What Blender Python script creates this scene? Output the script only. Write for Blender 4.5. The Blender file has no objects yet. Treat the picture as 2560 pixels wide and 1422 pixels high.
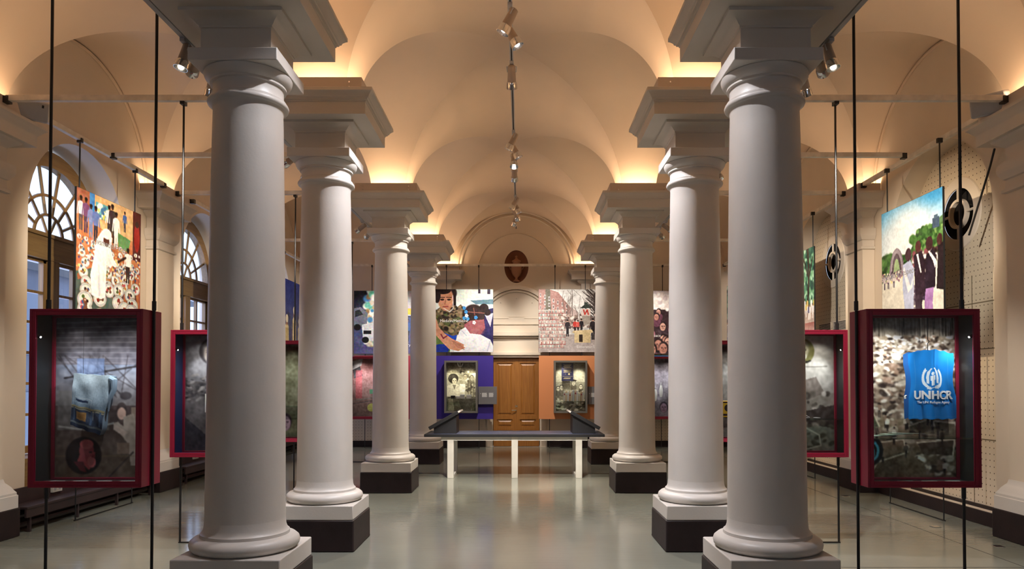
import bpy, bmesh, math, random
import numpy as np
from mathutils import Vector, Matrix

random.seed(7)
RNG = np.random.default_rng(11)
PI = math.pi
SC = bpy.context.scene
COL = SC.collection

# ------------------------------------------------------------------ helpers
def lin(c):
    c = c / 255.0
    return c / 12.92 if c <= 0.04045 else ((c + 0.055) / 1.055) ** 2.4

def rgb(r, g, b):
    return (lin(r), lin(g), lin(b), 1.0)

def link(o):
    COL.objects.link(o)
    return o

class MB:
    """collects shapes, becomes one mesh object"""
    def __init__(self):
        self.v = []
        self.f = []
    def add(self, vs, fs):
        k = len(self.v)
        self.v.extend([tuple(p) for p in vs])
        self.f.extend([tuple(i + k for i in f) for f in fs])
        return self
    def box(self, x0, x1, y0, y1, z0, z1):
        vs = [(x, y, z) for z in (z0, z1) for y in (y0, y1) for x in (x0, x1)]
        return self.add(vs, [(0, 2, 3, 1), (4, 5, 7, 6), (0, 1, 5, 4), (2, 6, 7, 3), (0, 4, 6, 2), (1, 3, 7, 5)])
    def obox(self, c, sx, sy, sz, m):
        vs = [Vector(c) + m @ Vector((x * sx / 2, y * sy / 2, z * sz / 2)) for z in (-1, 1) for y in (-1, 1) for x in (-1, 1)]
        return self.add(vs, [(0, 2, 3, 1), (4, 5, 7, 6), (0, 1, 5, 4), (2, 6, 7, 3), (0, 4, 6, 2), (1, 3, 7, 5)])
    def rings(self, rs, cap0=True, cap1=True):
        n = len(rs[0])
        vs = [p for r in rs for p in r]
        fs = []
        for i in range(len(rs) - 1):
            for j in range(n):
                k = (j + 1) % n
                fs.append((i * n + j, i * n + k, (i + 1) * n + k, (i + 1) * n + j))
        if cap0: fs.append(tuple(reversed(range(n))))
        if cap1: fs.append(tuple((len(rs) - 1) * n + j for j in range(n)))
        return self.add(vs, fs)
    def lathe(self, prof, n=48, cx=0, cy=0, sx=1, sy=1):
        return self.rings([[(cx + sx * r * math.cos(2 * PI * j / n), cy + sy * r * math.sin(2 * PI * j / n), z) for j in range(n)] for r, z in prof])
    def square(self, prof):
        return self.rings([[(-h, -h, z), (h, -h, z), (h, h, z), (-h, h, z)] for h, z in prof])
    def half(self, prof):
        """rectangular rings standing against the plane x=0, projecting to +x: (half width, projection, z)"""
        return self.rings([[(0, -h, z), (p, -h, z), (p, h, z), (0, h, z)] for h, p, z in prof])
    def tube(self, pts, r, n=8, rr=None):
        pts = [Vector(p) for p in pts]
        rs = []
        up = None
        for i, p in enumerate(pts):
            d = (pts[min(i + 1, len(pts) - 1)] - pts[max(i - 1, 0)]).normalized()
            if up is None:
                up = d.orthogonal().normalized()
            else:
                up = (up - d * up.dot(d))
                up = up.normalized() if up.length > 1e-6 else d.orthogonal().normalized()
            w = d.cross(up)
            q = rr[i] if rr else r
            rs.append([p + (up * math.cos(2 * PI * j / n) + w * math.sin(2 * PI * j / n)) * q for j in range(n)])
        return self.rings(rs)
    def extrude(self, poly, fn, d0, d1):
        """poly of 2-D points, fn(a, b, d) -> 3-D"""
        return self.rings([[fn(a, b, d0) for a, b in poly], [fn(a, b, d1) for a, b in poly]])
    def obj(self, name, mat, parent=None, smooth=35, bevel=0, loc=None):
        me = bpy.data.meshes.new(name)
        me.from_pydata(self.v, [], self.f)
        bm = bmesh.new(); bm.from_mesh(me)
        bmesh.ops.recalc_face_normals(bm, faces=bm.faces)
        bm.to_mesh(me); bm.free()
        if smooth:
            me.polygons.foreach_set('use_smooth', [True] * len(me.polygons))
            me.set_sharp_from_angle(angle=math.radians(smooth))
        me.materials.append(mat)
        o = link(bpy.data.objects.new(name, me))
        if parent is not None: o.parent = parent
        if loc: o.location = loc
        if bevel:
            b = o.modifiers.new('bevel', 'BEVEL'); b.width = bevel; b.segments = 2; b.limit_method = 'ANGLE'; b.angle_limit = math.radians(50)
        return o

def tag(o, label, cat, group=None):
    o['label'] = label; o['category'] = cat
    if group: o['group'] = group
    return o

def thing(name, label, cat, loc=(0, 0, 0), rz=0.0, group=None):
    o = link(bpy.data.objects.new(name, None))
    o.empty_display_size = 0.1
    o.location = loc; o.rotation_euler = (0, 0, rz)
    return tag(o, label, cat, group)

def structure(o):
    o['kind'] = 'structure'
    return o

def dup(root, loc, label, rz=None, scale=None):
    def cp(o, parent):
        c = o.copy(); COL.objects.link(c)
        if parent is not None: c.parent = parent
        for ch in kids.get(o.name, []): cp(ch, c)
        return c
    kids = {}
    for o in COL.objects:
        if o.parent is not None: kids.setdefault(o.parent.name, []).append(o)
    c = cp(root, None)
    c.location = loc
    if rz is not None: c.rotation_euler = (0, 0, rz)
    if scale: c.scale = scale
    c['label'] = label
    return c

# ------------------------------------------------------------------ materials
def mat(name, col, rough=0.6, metal=0.0, noise=None, bump=None, spec=0.5, coat=0.0):
    """noise=(scale, amount): mottling of the colour; bump=(scale, strength)"""
    m = bpy.data.materials.new(name); m.use_nodes = True
    nt = m.node_tree; b = nt.nodes['Principled BSDF']
    b.inputs['Base Color'].default_value = col
    b.inputs['Roughness'].default_value = rough
    b.inputs['Metallic'].default_value = metal
    b.inputs['Specular IOR Level'].default_value = spec
    b.inputs['Coat Weight'].default_value = coat
    tc = nt.nodes.new('ShaderNodeTexCoord')
    if noise:
        n = nt.nodes.new('ShaderNodeTexNoise'); n.inputs['Scale'].default_value = noise[0]; n.inputs['Detail'].default_value = 5
        nt.links.new(tc.outputs['Object'], n.inputs['Vector'])
        r = nt.nodes.new('ShaderNodeMapRange'); r.inputs['From Min'].default_value = .3; r.inputs['From Max'].default_value = .7
        r.inputs['To Min'].default_value = 1 - noise[1]; r.inputs['To Max'].default_value = 1 + noise[1]
        nt.links.new(n.outputs['Fac'], r.inputs['Value'])
        x = nt.nodes.new('ShaderNodeVectorMath'); x.operation = 'SCALE'
        x.inputs[0].default_value = col[:3]
        nt.links.new(r.outputs['Result'], x.inputs['Scale'])
        nt.links.new(x.outputs['Vector'], b.inputs['Base Color'])
    if bump:
        n2 = nt.nodes.new('ShaderNodeTexNoise'); n2.inputs['Scale'].default_value = bump[0]; n2.inputs['Detail'].default_value = 4
        nt.links.new(tc.outputs['Object'], n2.inputs['Vector'])
        bp = nt.nodes.new('ShaderNodeBump'); bp.inputs['Strength'].default_value = bump[1]; bp.inputs['Distance'].default_value = .01
        nt.links.new(n2.outputs['Fac'], bp.inputs['Height']); nt.links.new(bp.outputs['Normal'], b.inputs['Normal'])
    return m

def wood(name, c0, c1, axis='Z', scale=1.0, rough=.4):
    m = mat(name, c0, rough)
    nt = m.node_tree; b = nt.nodes['Principled BSDF']
    tc = nt.nodes.new('ShaderNodeTexCoord'); mp = nt.nodes.new('ShaderNodeMapping')
    s = [28 * scale] * 3; s['XYZ'.index(axis)] = 1.6 * scale
    mp.inputs['Scale'].default_value = s
    n = nt.nodes.new('ShaderNodeTexNoise'); n.inputs['Scale'].default_value = 1.0; n.inputs['Detail'].default_value = 6; n.inputs['Distortion'].default_value = .6
    cr = nt.nodes.new('ShaderNodeValToRGB')
    cr.color_ramp.elements[0].position = .32; cr.color_ramp.elements[0].color = c0
    cr.color_ramp.elements[1].position = .68; cr.color_ramp.elements[1].color = c1
    nt.links.new(tc.outputs['Object'], mp.inputs['Vector']); nt.links.new(mp.outputs['Vector'], n.inputs['Vector'])
    nt.links.new(n.outputs['Fac'], cr.inputs['Fac']); nt.links.new(cr.outputs['Color'], b.inputs['Base Color'])
    return m

def emit(name, col, strength):
    m = bpy.data.materials.new(name); m.use_nodes = True
    nt = m.node_tree; nt.nodes.remove(nt.nodes['Principled BSDF'])
    e = nt.nodes.new('ShaderNodeEmission'); e.inputs['Color'].default_value = col; e.inputs['Strength'].default_value = strength
    nt.links.new(e.outputs[0], nt.nodes['Material Output'].inputs['Surface'])
    return m

def pane_mat(name, tint=(1, 1, 1, 1), base=.05):
    m = bpy.data.materials.new(name); m.use_nodes = True
    nt = m.node_tree; nt.nodes.remove(nt.nodes['Principled BSDF'])
    t = nt.nodes.new('ShaderNodeBsdfTransparent'); t.inputs['Color'].default_value = tint
    g = nt.nodes.new('ShaderNodeBsdfGlossy'); g.inputs['Roughness'].default_value = .01
    fr = nt.nodes.new('ShaderNodeFresnel'); fr.inputs['IOR'].default_value = 1.45
    mx = nt.nodes.new('ShaderNodeMixShader')
    nt.links.new(fr.outputs[0], mx.inputs[0])
    nt.links.new(t.outputs[0], mx.inputs[1]); nt.links.new(g.outputs[0], mx.inputs[2])
    nt.links.new(mx.outputs[0], nt.nodes['Material Output'].inputs['Surface'])
    return m

def printed(name, rough=.4, spec=.3):
    m = mat(name, (1, 1, 1, 1), rough, spec=spec)
    nt = m.node_tree
    a = nt.nodes.new('ShaderNodeAttribute'); a.attribute_name = 'paint'
    nt.links.new(a.outputs['Color'], nt.nodes['Principled BSDF'].inputs['Base Color'])
    return m

M = {}
M['plaster'] = mat('plaster', (.70, .60, .48, 1), .75, noise=(1.2, .04), bump=(30, .05))
M['vault'] = mat('vault_plaster', (.67, .535, .405, 1), .8, noise=(.8, .04))
M['stone'] = mat('painted_stone', (.66, .615, .56, 1), .42, noise=(3, .03), bump=(45, .07))
M['ent'] = mat('painted_moulding', (.64, .57, .485, 1), .6, noise=(2, .03), bump=(40, .06))
M['fascia'] = mat('painted_board', (.62, .52, .43, 1), .55)
M['dark'] = mat('dark_plinth_paint', (.020, .012, .012, 1), .5, noise=(6, .25), bump=(40, .1), spec=.3)
M['red'] = mat('red_lacquer', (.30, .011, .040, 1), .42, noise=(3, .05))
M['grey'] = mat('grey_lacquer', (.16, .15, .13, 1), .4)
M['liner'] = mat('dark_liner', (.018, .022, .024, 1), .35)
M['blueliner'] = mat('blue_liner', (.006, .03, .11, 1), .35)
M['black'] = mat('black_steel', (.012, .011, .011, 1), .42)
M['blackmatt'] = mat('black_laminate', (.018, .018, .021, 1), .5)
M['bar'] = mat('white_batten', (.76, .69, .58, 1), .5, noise=(9, .15))
M['white'] = mat('white_paint', (.72, .71, .66, 1), .45, noise=(4, .05))
M['worn'] = mat('worn_white_paint', (.74, .71, .64, 1), .5, noise=(3, .10))
M['spk'] = mat('grey_plastic', (.48, .48, .49, 1), .5)
M['spkgrille'] = mat('speaker_grille', (.36, .37, .39, 1), .6, bump=(300, .3))
M['chrome'] = mat('chrome', (.75, .75, .75, 1), .12, metal=1)
M['housing'] = mat('lamp_housing', (.38, .29, .22, 1), .4)
M['lampcool'] = emit('lamp_cool', (1, .97, .93, 1), 14)
M['lampwarm'] = emit('lamp_warm', (1, .85, .6, 1), 14)
M['glass'] = pane_mat('display_glass')
M['shelfglass'] = pane_mat('shelf_glass', (.82, .95, .9, 1))
M['winglass'] = pane_mat('window_glass', (.80, .86, .95, 1))
M['oak'] = wood('window_oak', (.30, .17, .055, 1), (.20, .105, .032, 1), 'Z')
M['oakh'] = wood('window_oak_cross', (.32, .19, .065, 1), (.22, .12, .04, 1), 'Y')
M['door'] = wood('door_wood', (.33, .135, .026, 1), (.23, .085, .014, 1), 'Z', 1.2)
M['brass'] = mat('door_metal', (.6, .55, .45, 1), .3, metal=1)
M['niche'] = mat('niche_terracotta', (.24, .095, .05, 1), .7, noise=(5, .1))
M['urn'] = mat('urn_terracotta', (.36, .17, .09, 1), .6)
M['paper'] = mat('paper', (.62, .68, .66, 1), .6)
M['papergreen'] = mat('green_paper', (.55, .70, .55, 1), .6)
M['socket'] = mat('socket_plastic', (.6, .57, .5, 1), .4)
M['textwhite'] = mat('text_white', (.85, .85, .83, 1), .5)
M['textgrey'] = mat('text_grey', (.30, .30, .32, 1), .5)
M['bench'] = mat('bench_paint', (.035, .02, .02, 1), .45, noise=(5, .2))
M['joint'] = mat('board_joint', (.20, .15, .09, 1), .9)
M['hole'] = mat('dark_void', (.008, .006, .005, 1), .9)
M['print'] = printed('printed_photo')
M['backprint'] = printed('printed_back_panel', .55, .2)
M['denim'] = printed('denim', .9, .1)
M['vest'] = printed('vest_cloth', .8, .1)
M['edge'] = mat('panel_edge', (.02, .02, .02, 1), .5)
M['pblue'] = mat('panel_blue', (.045, .022, .30, 1), .55)
M['porange'] = mat('panel_orange', (.72, .28, .11, 1), .55)
M['pred'] = mat('panel_red', (.36, .035, .065, 1), .55)
M['psky'] = mat('panel_sky_blue', (.008, .15, .40, 1), .55)
M['plate'] = mat('label_plate', (.16, .155, .16, 1), .45)

def floor_mat():
    m = mat('polished_floor', (.17, .155, .13, 1), .2)
    nt = m.node_tree; b = nt.nodes['Principled BSDF']
    tc = nt.nodes.new('ShaderNodeTexCoord')
    n = nt.nodes.new('ShaderNodeTexNoise'); n.inputs['Scale'].default_value = .7; n.inputs['Detail'].default_value = 7
    nt.links.new(tc.outputs['Object'], n.inputs['Vector'])
    cr = nt.nodes.new('ShaderNodeValToRGB')
    cr.color_ramp.elements[0].position = .3; cr.color_ramp.elements[0].color = (.205, .210, .170, 1)
    cr.color_ramp.elements[1].position = .75; cr.color_ramp.elements[1].color = (.265, .270, .220, 1)
    nt.links.new(n.outputs['Fac'], cr.inputs['Fac']); nt.links.new(cr.outputs['Color'], b.inputs['Base Color'])
    mp = nt.nodes.new('ShaderNodeMapping'); mp.inputs['Scale'].default_value = (1.2, 9, 1)
    n2 = nt.nodes.new('ShaderNodeTexNoise'); n2.inputs['Scale'].default_value = 2.2; n2.inputs['Detail'].default_value = 3
    nt.links.new(tc.outputs['Object'], mp.inputs['Vector']); nt.links.new(mp.outputs['Vector'], n2.inputs['Vector'])
    r = nt.nodes.new('ShaderNodeMapRange'); r.inputs['To Min'].default_value = .07; r.inputs['To Max'].default_value = .19
    nt.links.new(n.outputs['Fac'], r.inputs['Value']); nt.links.new(r.outputs['Result'], b.inputs['Roughness'])
    bp = nt.nodes.new('ShaderNodeBump'); bp.inputs['Strength'].default_value = .12; bp.inputs['Distance'].default_value = .01
    nt.links.new(n2.outputs['Fac'], bp.inputs['Height']); nt.links.new(bp.outputs['Normal'], b.inputs['Normal'])
    b.inputs['Specular IOR Level'].default_value = .75
    return m
M['floor'] = floor_mat()

def perforated(name, axes):
    """cream acoustic board with a grid of small drilled holes"""
    m = mat(name, (.66, .55, .40, 1), .7)
    nt = m.node_tree; b = nt.nodes['Principled BSDF']
    tc = nt.nodes.new('ShaderNodeTexCoord'); sp = nt.nodes.new('ShaderNodeSeparateXYZ')
    nt.links.new(tc.outputs['Object'], sp.inputs[0])
    ds = []
    for ax in axes:
        a = nt.nodes.new('ShaderNodeMath'); a.operation = 'DIVIDE'; a.inputs[1].default_value = .075
        nt.links.new(sp.outputs[ax], a.inputs[0])
        f = nt.nodes.new('ShaderNodeMath'); f.operation = 'FRACT'; nt.links.new(a.outputs[0], f.inputs[0])
        s = nt.nodes.new('ShaderNodeMath'); s.operation = 'SUBTRACT'; s.inputs[1].default_value = .5; nt.links.new(f.outputs[0], s.inputs[0])
        p = nt.nodes.new('ShaderNodeMath'); p.operation = 'POWER'; p.inputs[1].default_value = 2; nt.links.new(s.outputs[0], p.inputs[0])
        ds.append(p)
    ad = nt.nodes.new('ShaderNodeMath'); ad.operation = 'ADD'
    nt.links.new(ds[0].outputs[0], ad.inputs[0]); nt.links.new(ds[1].outputs[0], ad.inputs[1])
    lt = nt.nodes.new('ShaderNodeMath'); lt.operation = 'LESS_THAN'; lt.inputs[1].default_value = .011
    nt.links.new(ad.outputs[0], lt.inputs[0])
    mx = nt.nodes.new('ShaderNodeMix'); mx.data_type = 'RGBA'
    mx.inputs['A'].default_value = (.66, .55, .40, 1); mx.inputs['B'].default_value = (.10, .07, .04, 1)
    nt.links.new(lt.outputs[0], mx.inputs['Factor']); nt.links.new(mx.outputs['Result'], b.inputs['Base Color'])
    return m
M['perf_side'] = perforated('perforated_board_side', (1, 2))
M['perf_end'] = perforated('perforated_board_end', (0, 2))

# ------------------------------------------------------------------ flat pictures (printed photographs) as coloured grids
class Cv:
    def __init__(s, w, h, c=(128, 128, 128)):
        s.w, s.h = w, h
        s.a = np.zeros((h, w, 3)); s.a[:] = c
        s.U, s.V = np.meshgrid((np.arange(w) + .5) / w, (np.arange(h) + .5) / h)
        s.asp = w / h
    def put(s, mask, c, al=1.0):
        m = mask[..., None] * al
        s.a = s.a * (1 - m) + np.array(c, float) * m
        return s
    def grad(s, v0, v1, c0, c1, u0=0, u1=1):
        t = np.clip((s.V - v0) / (v1 - v0), 0, 1)[..., None]
        m = ((s.V >= v0) & (s.V <= v1) & (s.U >= u0) & (s.U <= u1))[..., None]
        s.a = np.where(m, np.array(c0) * (1 - t) + np.array(c1) * t, s.a)
        return s
    def rect(s, u0, v0, u1, v1, c, al=1.0):
        return s.put(((s.U >= u0) & (s.U <= u1) & (s.V >= v0) & (s.V <= v1)).astype(float), c, al)
    def ell(s, cu, cv, ru, rv, c, al=1.0, rot=0.0, soft=.06):
        x = (s.U - cu) * s.asp; y = s.V - cv
        k = ru * s.asp
        xr = x * math.cos(rot) + y * math.sin(rot); yr = -x * math.sin(rot) + y * math.cos(rot)
        d = np.sqrt((xr / k) ** 2 + (yr / rv) ** 2)
        return s.put(np.clip((1 + soft - d) / (2 * soft), 0, 1), c, al)
    def poly(s, pts, c, al=1.0):
        ins = np.zeros((s.h, s.w), bool)
        n = len(pts)
        for i in range(n):
            x0, y0 = pts[i]; x1, y1 = pts[(i + 1) % n]
            if y0 == y1: continue
            cross = ((y0 > s.V) != (y1 > s.V)) & (s.U < (x1 - x0) * (s.V - y0) / (y1 - y0) + x0)
            ins ^= cross
        return s.put(ins.astype(float), c, al)
    def line(s, p0, p1, wd, c, al=1.0):
        ax, ay = p0; bx, by = p1
        dx, dy = (bx - ax) * s.asp, by - ay
        L = dx * dx + dy * dy + 1e-12
        x = (s.U - ax) * s.asp; y = s.V - ay
        t = np.clip((x * dx + y * dy) / L, 0, 1)
        d = np.sqrt((x - t * dx) ** 2 + (y - t * dy) ** 2)
        return s.put(np.clip((wd - d) / (wd * .5), 0, 1), c, al)
    def path(s, pts, wd, c, al=1.0):
        for p, q in zip(pts, pts[1:]): s.line(p, q, wd, c, al)
        return s
    def noise(s, cells, amp, box=None, mono=True):
        gh = max(2, int(cells)); gw = max(2, int(cells * s.asp))
        g = RNG.random((gh + 1, gw + 1, 1 if mono else 3)) - .5
        y = s.V * (gh - 1e-6); x = s.U * (gw - 1e-6)
        iy = y.astype(int); ix = x.astype(int); fy = (y - iy)[..., None]; fx = (x - ix)[..., None]
        n = g[iy, ix] * (1 - fy) * (1 - fx) + g[iy + 1, ix] * fy * (1 - fx) + g[iy, ix + 1] * (1 - fy) * fx + g[iy + 1, ix + 1] * fy * fx
        n = n * 2 * amp
        if box is not None:
            u0, v0, u1, v1 = box
            n = n * ((s.U >= u0) & (s.U <= u1) & (s.V >= v0) & (s.V <= v1))[..., None]
        s.a = np.clip(s.a + n, 0, 255)
        return s
    def blur(s, k=1):
        for _ in range(k):
            p = np.pad(s.a, ((1, 1), (1, 1), (0, 0)), 'edge')
            s.a = (p[1:-1, 1:-1] * 2 + p[:-2, 1:-1] + p[2:, 1:-1] + p[1:-1, :-2] + p[1:-1, 2:]) / 6
        return s
    def scatter(s, n, box, r0, r1, cols, flat=1.0, al=1.0, rot=0.6):
        u0, v0, u1, v1 = box
        for _ in range(n):
            r = random.uniform(r0, r1)
            s.ell(random.uniform(u0, u1), random.uniform(v0, v1), r / s.asp, r * flat, random.choice(cols), al, random.uniform(-rot, rot), .3)
        return s
    def face(s, cu, cv, r, skin, hair, shade, beard=None, side=0):
        """a plain portrait head of half height r"""
        q = r / s.asp
        s.ell(cu, cv - r * .12, q * .82, r * 1.02, hair, soft=.12)
        s.ell(cu + side * q * .1, cv + r * .08, q * .68, r * .9, skin, soft=.1)
        s.ell(cu - q * .30, cv - r * .02, q * .17, r * .07, shade); s.ell(cu + q * .30, cv - r * .02, q * .17, r * .07, shade)
        s.line((cu - q * .45, cv - r * .17), (cu - q * .14, cv - r * .15), r * .05, hair); s.line((cu + q * .45, cv - r * .17), (cu + q * .14, cv - r * .15), r * .05, hair)
        s.line((cu + side * q * .06, cv), (cu + side * q * .12, cv + r * .28), r * .07, shade, .7)
        if beard is not None:
            s.ell(cu, cv + r * .72, q * .5, r * .36, beard, soft=.15); s.ell(cu, cv + r * .44, q * .34, r * .09, beard)
        s.line((cu - q * .2, cv + r * .5), (cu + q * .2, cv + r * .5), r * .045, shade)
        return s
    def person(s, u, v, h, top, legs, skin, hair=(30, 22, 20), arms=True):
        """standing figure, feet at v, height h"""
        w = h * .115 / s.asp
        s.poly([(u - w * .75, v - h * .5), (u + w * .75, v - h * .5), (u + w * .6, v), (u + w * .12, v), (u, v - h * .42), (u - w * .12, v), (u - w * .6, v)], legs)
        s.poly([(u - w, v - h * .80), (u - w * .4, v - h * .845), (u + w * .4, v - h * .845), (u + w, v - h * .80), (u + w * .85, v - h * .46), (u - w * .85, v - h * .46)], top)
        if arms:
            s.line((u - w, v - h * .78), (u - w * 1.35, v - h * .46), h * .026, top); s.line((u + w, v - h * .78), (u + w * 1.35, v - h * .46), h * .026, top)
        s.ell(u, v - h * .925, w * .5, h * .075, skin); s.ell(u, v - h * .955, w * .55, h * .05, hair)
        return s
    def squeeze(s, k):
        """move the picture content up into the top share k of the sheet"""
        rows = np.minimum((np.arange(s.h) / k).astype(int), s.h - 1)
        tail = rows >= s.h - 1
        rows[tail] = s.h - 1 - np.arange(tail.sum())
        s.a = s.a[rows]
        return s
    def finish(s):
        """photographic grain and local contrast of the print"""
        s.noise(5, 9); s.noise(17, 11); s.noise(45, 10)
        a0 = s.a.copy(); s.blur(14); low = s.a
        s.a = a0; s.blur(1)
        s.a = np.clip(s.a + .45 * (s.a - low), 0, 255)
        return s
    def mesh(s, name, W, H, m, parent, loc=(0, 0, 0), depth=None):
        """grid in the local x-z plane facing -y, centred on x, bottom at z=0"""
        w, h = s.w, s.h
        xs = (np.arange(w) / (w - 1) - .5) * W; zs = (1 - np.arange(h) / (h - 1)) * H
        X, Z = np.meshgrid(xs, zs)
        Y = np.zeros_like(X) if depth is None else depth(X, Z)
        me = bpy.data.meshes.new(name)
        vs = np.stack([X, Y, Z], -1).reshape(-1, 3)
        i = np.arange(h * w).reshape(h, w)
        fs = np.stack([i[:-1, :-1], i[1:, :-1], i[1:, 1:], i[:-1, 1:]], -1).reshape(-1, 4)
        me.from_pydata(vs.tolist(), [], fs.tolist())
        at = me.color_attributes.new('paint', 'FLOAT_COLOR', 'POINT')
        c = s.a.reshape(-1, 3) / 255.0
        c = np.where(c <= .04045, c / 12.92, ((c + .055) / 1.055) ** 2.4)
        at.data.foreach_set('color', np.concatenate([c, np.ones((len(c), 1))], 1).astype(np.float32).ravel())
        me.polygons.foreach_set('use_smooth', [True] * len(me.polygons))
        me.materials.append(m)
        o = link(bpy.data.objects.new(name, me))
        o.parent = parent; o.location = loc
        return o

def text_mesh(name, body, size, m, parent, loc, align='LEFT', ext=.0008, bold=0.0, wrap=None, spacing=1.0):
    cu = bpy.data.curves.new(name, 'FONT'); cu.body = body; cu.size = size; cu.extrude = ext; cu.align_x = align; cu.offset = bold; cu.space_character = spacing
    t = bpy.data.objects.new(name + '_source', cu); COL.objects.link(t)
    dg = bpy.context.evaluated_depsgraph_get()
    me = bpy.data.meshes.new_from_object(t.evaluated_get(dg))
    bpy.data.objects.remove(t)
    for v in me.vertices:                                   # font plane x-y -> x-z, facing -y
        x, y, z = v.co
        v.co = (x, -z + (wrap(x + loc[0], y + loc[2]) if wrap else 0), y)
    me.materials.clear(); me.materials.append(m)
    o = link(bpy.data.objects.new(name, me)); o.parent = parent; o.location = loc
    return o

# ------------------------------------------------------------------ dimensions
LINES = [5.27, 7.40, 11.12, 14.84]          # column lines along the hall
CX = 1.90                                   # column rows at x = +-CX
END = 18.40                                 # end wall
WL, WR = -5.57, 5.47                        # side walls
ZS, VH = 4.48, 1.53                         # springing and rise of the vaults
PH = .25                                    # half size of a vault pier
REAR = -3.0

# ------------------------------------------------------------------ floor, ceiling
structure(MB().box(WL - .6, WR + .6, REAR - .3, END + .3, -.2, 0).obj('floor', M['floor'], smooth=0))

def vault():
    mb = MB()
    xs = [(WL + .15, -CX - PH, WL, -CX - PH), (-CX + PH, CX - PH, None, None), (CX + PH, WR - .15, CX + PH, WR)]
    ys = []
    y = [l for l in LINES]
    for a, b in zip(y, y[1:]): ys.append((a + PH, b - PH))
    ys.append((y[-1] + PH, END - .15))
    N = 28
    ang = [PI * i / (2 * N) for i in range(2 * N + 1)]
    us = [-math.cos(t) for t in ang]
    zz = lambda u: ZS + VH * math.sqrt(max(0, 1 - u * u))
    def strip(rows):
        n = len(rows[0])
        vs = [p for r in rows for p in r]
        fs = [(i * n + j, i * n + j + 1, (i + 1) * n + j + 1, (i + 1) * n + j) for i in range(len(rows) - 1) for j in range(n - 1)]
        mb.add(vs, fs)
    K = 6
    for (x0, x1, wx0, wx1) in xs:
        cx, hx = (x0 + x1) / 2, (x1 - x0) / 2
        for yi, (y0, y1) in enumerate(ys):
            cy, hy = (y0 + y1) / 2, (y1 - y0) / 2
            for sgn in (-1, 1):
                # lateral quadrants: height follows v (along the hall)
                edge = cx + sgn * hx
                if sgn < 0 and wx0 is not None: edge = min(edge, wx0)
                if sgn > 0 and wx1 is not None: edge = max(edge, wx1)
                rows = []
                for v in us:
                    g = cx + sgn * hx * abs(v)
                    rows.append([(g + (edge - g) * k / K, cy + hy * v, zz(v)) for k in range(K + 1)])
                strip(rows)
                ye = cy + sgn * hy
                if sgn > 0 and yi == len(ys) - 1: ye = END
                rows = []
                for u in us:
                    g = cy + sgn * hy * abs(u)
                    rows.append([(cx + hx * u, g + (ye - g) * k / K, zz(u)) for k in range(K + 1)])
                strip(rows)
        for l in LINES:                                     # transverse bands
            strip([[(cx + hx * u, l - PH, zz(u)), (cx + hx * u, l, zz(u)), (cx + hx * u, l + PH, zz(u))] for u in us])
        # closing face above the first column line
        f = [(cx + hx * u, LINES[0] - PH, zz(u)) for u in us]
        g = [(cx + hx * u, LINES[0] - PH, ZS + VH + .02) for u in us]
        strip([f, g])
    for sx in (-1, 1):                                      # bands above the column rows
        for (y0, y1) in ys:
            cy, hy = (y0 + y1) / 2, (y1 - y0) / 2
            strip([[(sx * CX - PH, cy + hy * v, zz(v)), (sx * CX, cy + hy * v, zz(v)), (sx * CX + PH, cy + hy * v, zz(v))] for v in us])
    # solid piers of the vault above the column blocks, and along the walls
    top = ZS + VH + .02
    for (a, b) in ((-CX - PH, -CX + PH), (CX - PH, CX + PH), (WL, WL + .15), (WR - .15, WR)):
        mb.add([(a, LINES[0] - PH, ZS), (b, LINES[0] - PH, ZS), (b, LINES[0] - PH, top), (a, LINES[0] - PH, top)], [(0, 1, 2, 3)])
    mb.add([(WL, REAR, top), (WR, REAR, top), (WR, LINES[0] - PH, top), (WL, LINES[0] - PH, top)], [(0, 1, 2, 3)])
    me_o = mb.obj('ceiling', M['vault'], smooth=25)
    structure(me_o)
    return ys
BAYS = vault()
structure(MB().box(WL - .6, WR + .6, REAR - .3, END + .3, ZS + VH + .03, ZS + VH + .2).obj('ceiling_light_block', M['plaster'], smooth=0))  # unseen slab added above the vault to keep sky light out

# thin formeret mouldings where the vaults meet the side walls
BAYC = [(a + b) / 2 for a, b in BAYS]
for wx, nm in ((WL, 'left'), (WR, 'right')):
    mb = MB()
    for (a, b) in BAYS:
        cy, hy = (a + b) / 2, (b - a) / 2
        s = 1 if wx < 0 else -1
        mb.tube([(wx + s * .012, cy - (hy - .03) * math.cos(t), ZS + (VH - .03) * math.sin(t)) for t in [PI * i / 40 for i in range(41)]], .022, 6)
    structure(mb.obj('trim_vault_' + nm, M['vault']))

# ------------------------------------------------------------------ walls with openings
def holed(name, outer, holes, to3, m):
    """flat wall face with holes; to3 maps a 2-D point to 3-D"""
    bm = bmesh.new()
    for loop in [outer] + holes:
        vs = [bm.verts.new(to3(a, b)) for a, b in loop]
        for i in range(len(vs)): bm.edges.new((vs[i], vs[(i + 1) % len(vs)]))
    bmesh.ops.triangle_fill(bm, use_beauty=True, edges=bm.edges[:])
    me = bpy.data.meshes.new(name); bm.to_mesh(me); bm.free()
    me.materials.append(m)
    return link(bpy.data.objects.new(name, me))

def join_into(o, mb, smooth=30):
    """append an MB to a mesh object"""
    bm = bmesh.new(); bm.from_mesh(o.data)
    vs = [bm.verts.new(p) for p in mb.v]
    for f in mb.f:
        try: bm.faces.new([vs[i] for i in f])
        except ValueError: pass
    bm.to_mesh(o.data); bm.free()
    if smooth:
        o.data.polygons.foreach_set('use_smooth', [True] * len(o.data.polygons))
        o.data.set_sharp_from_angle(angle=math.radians(smooth))
    return o

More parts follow.
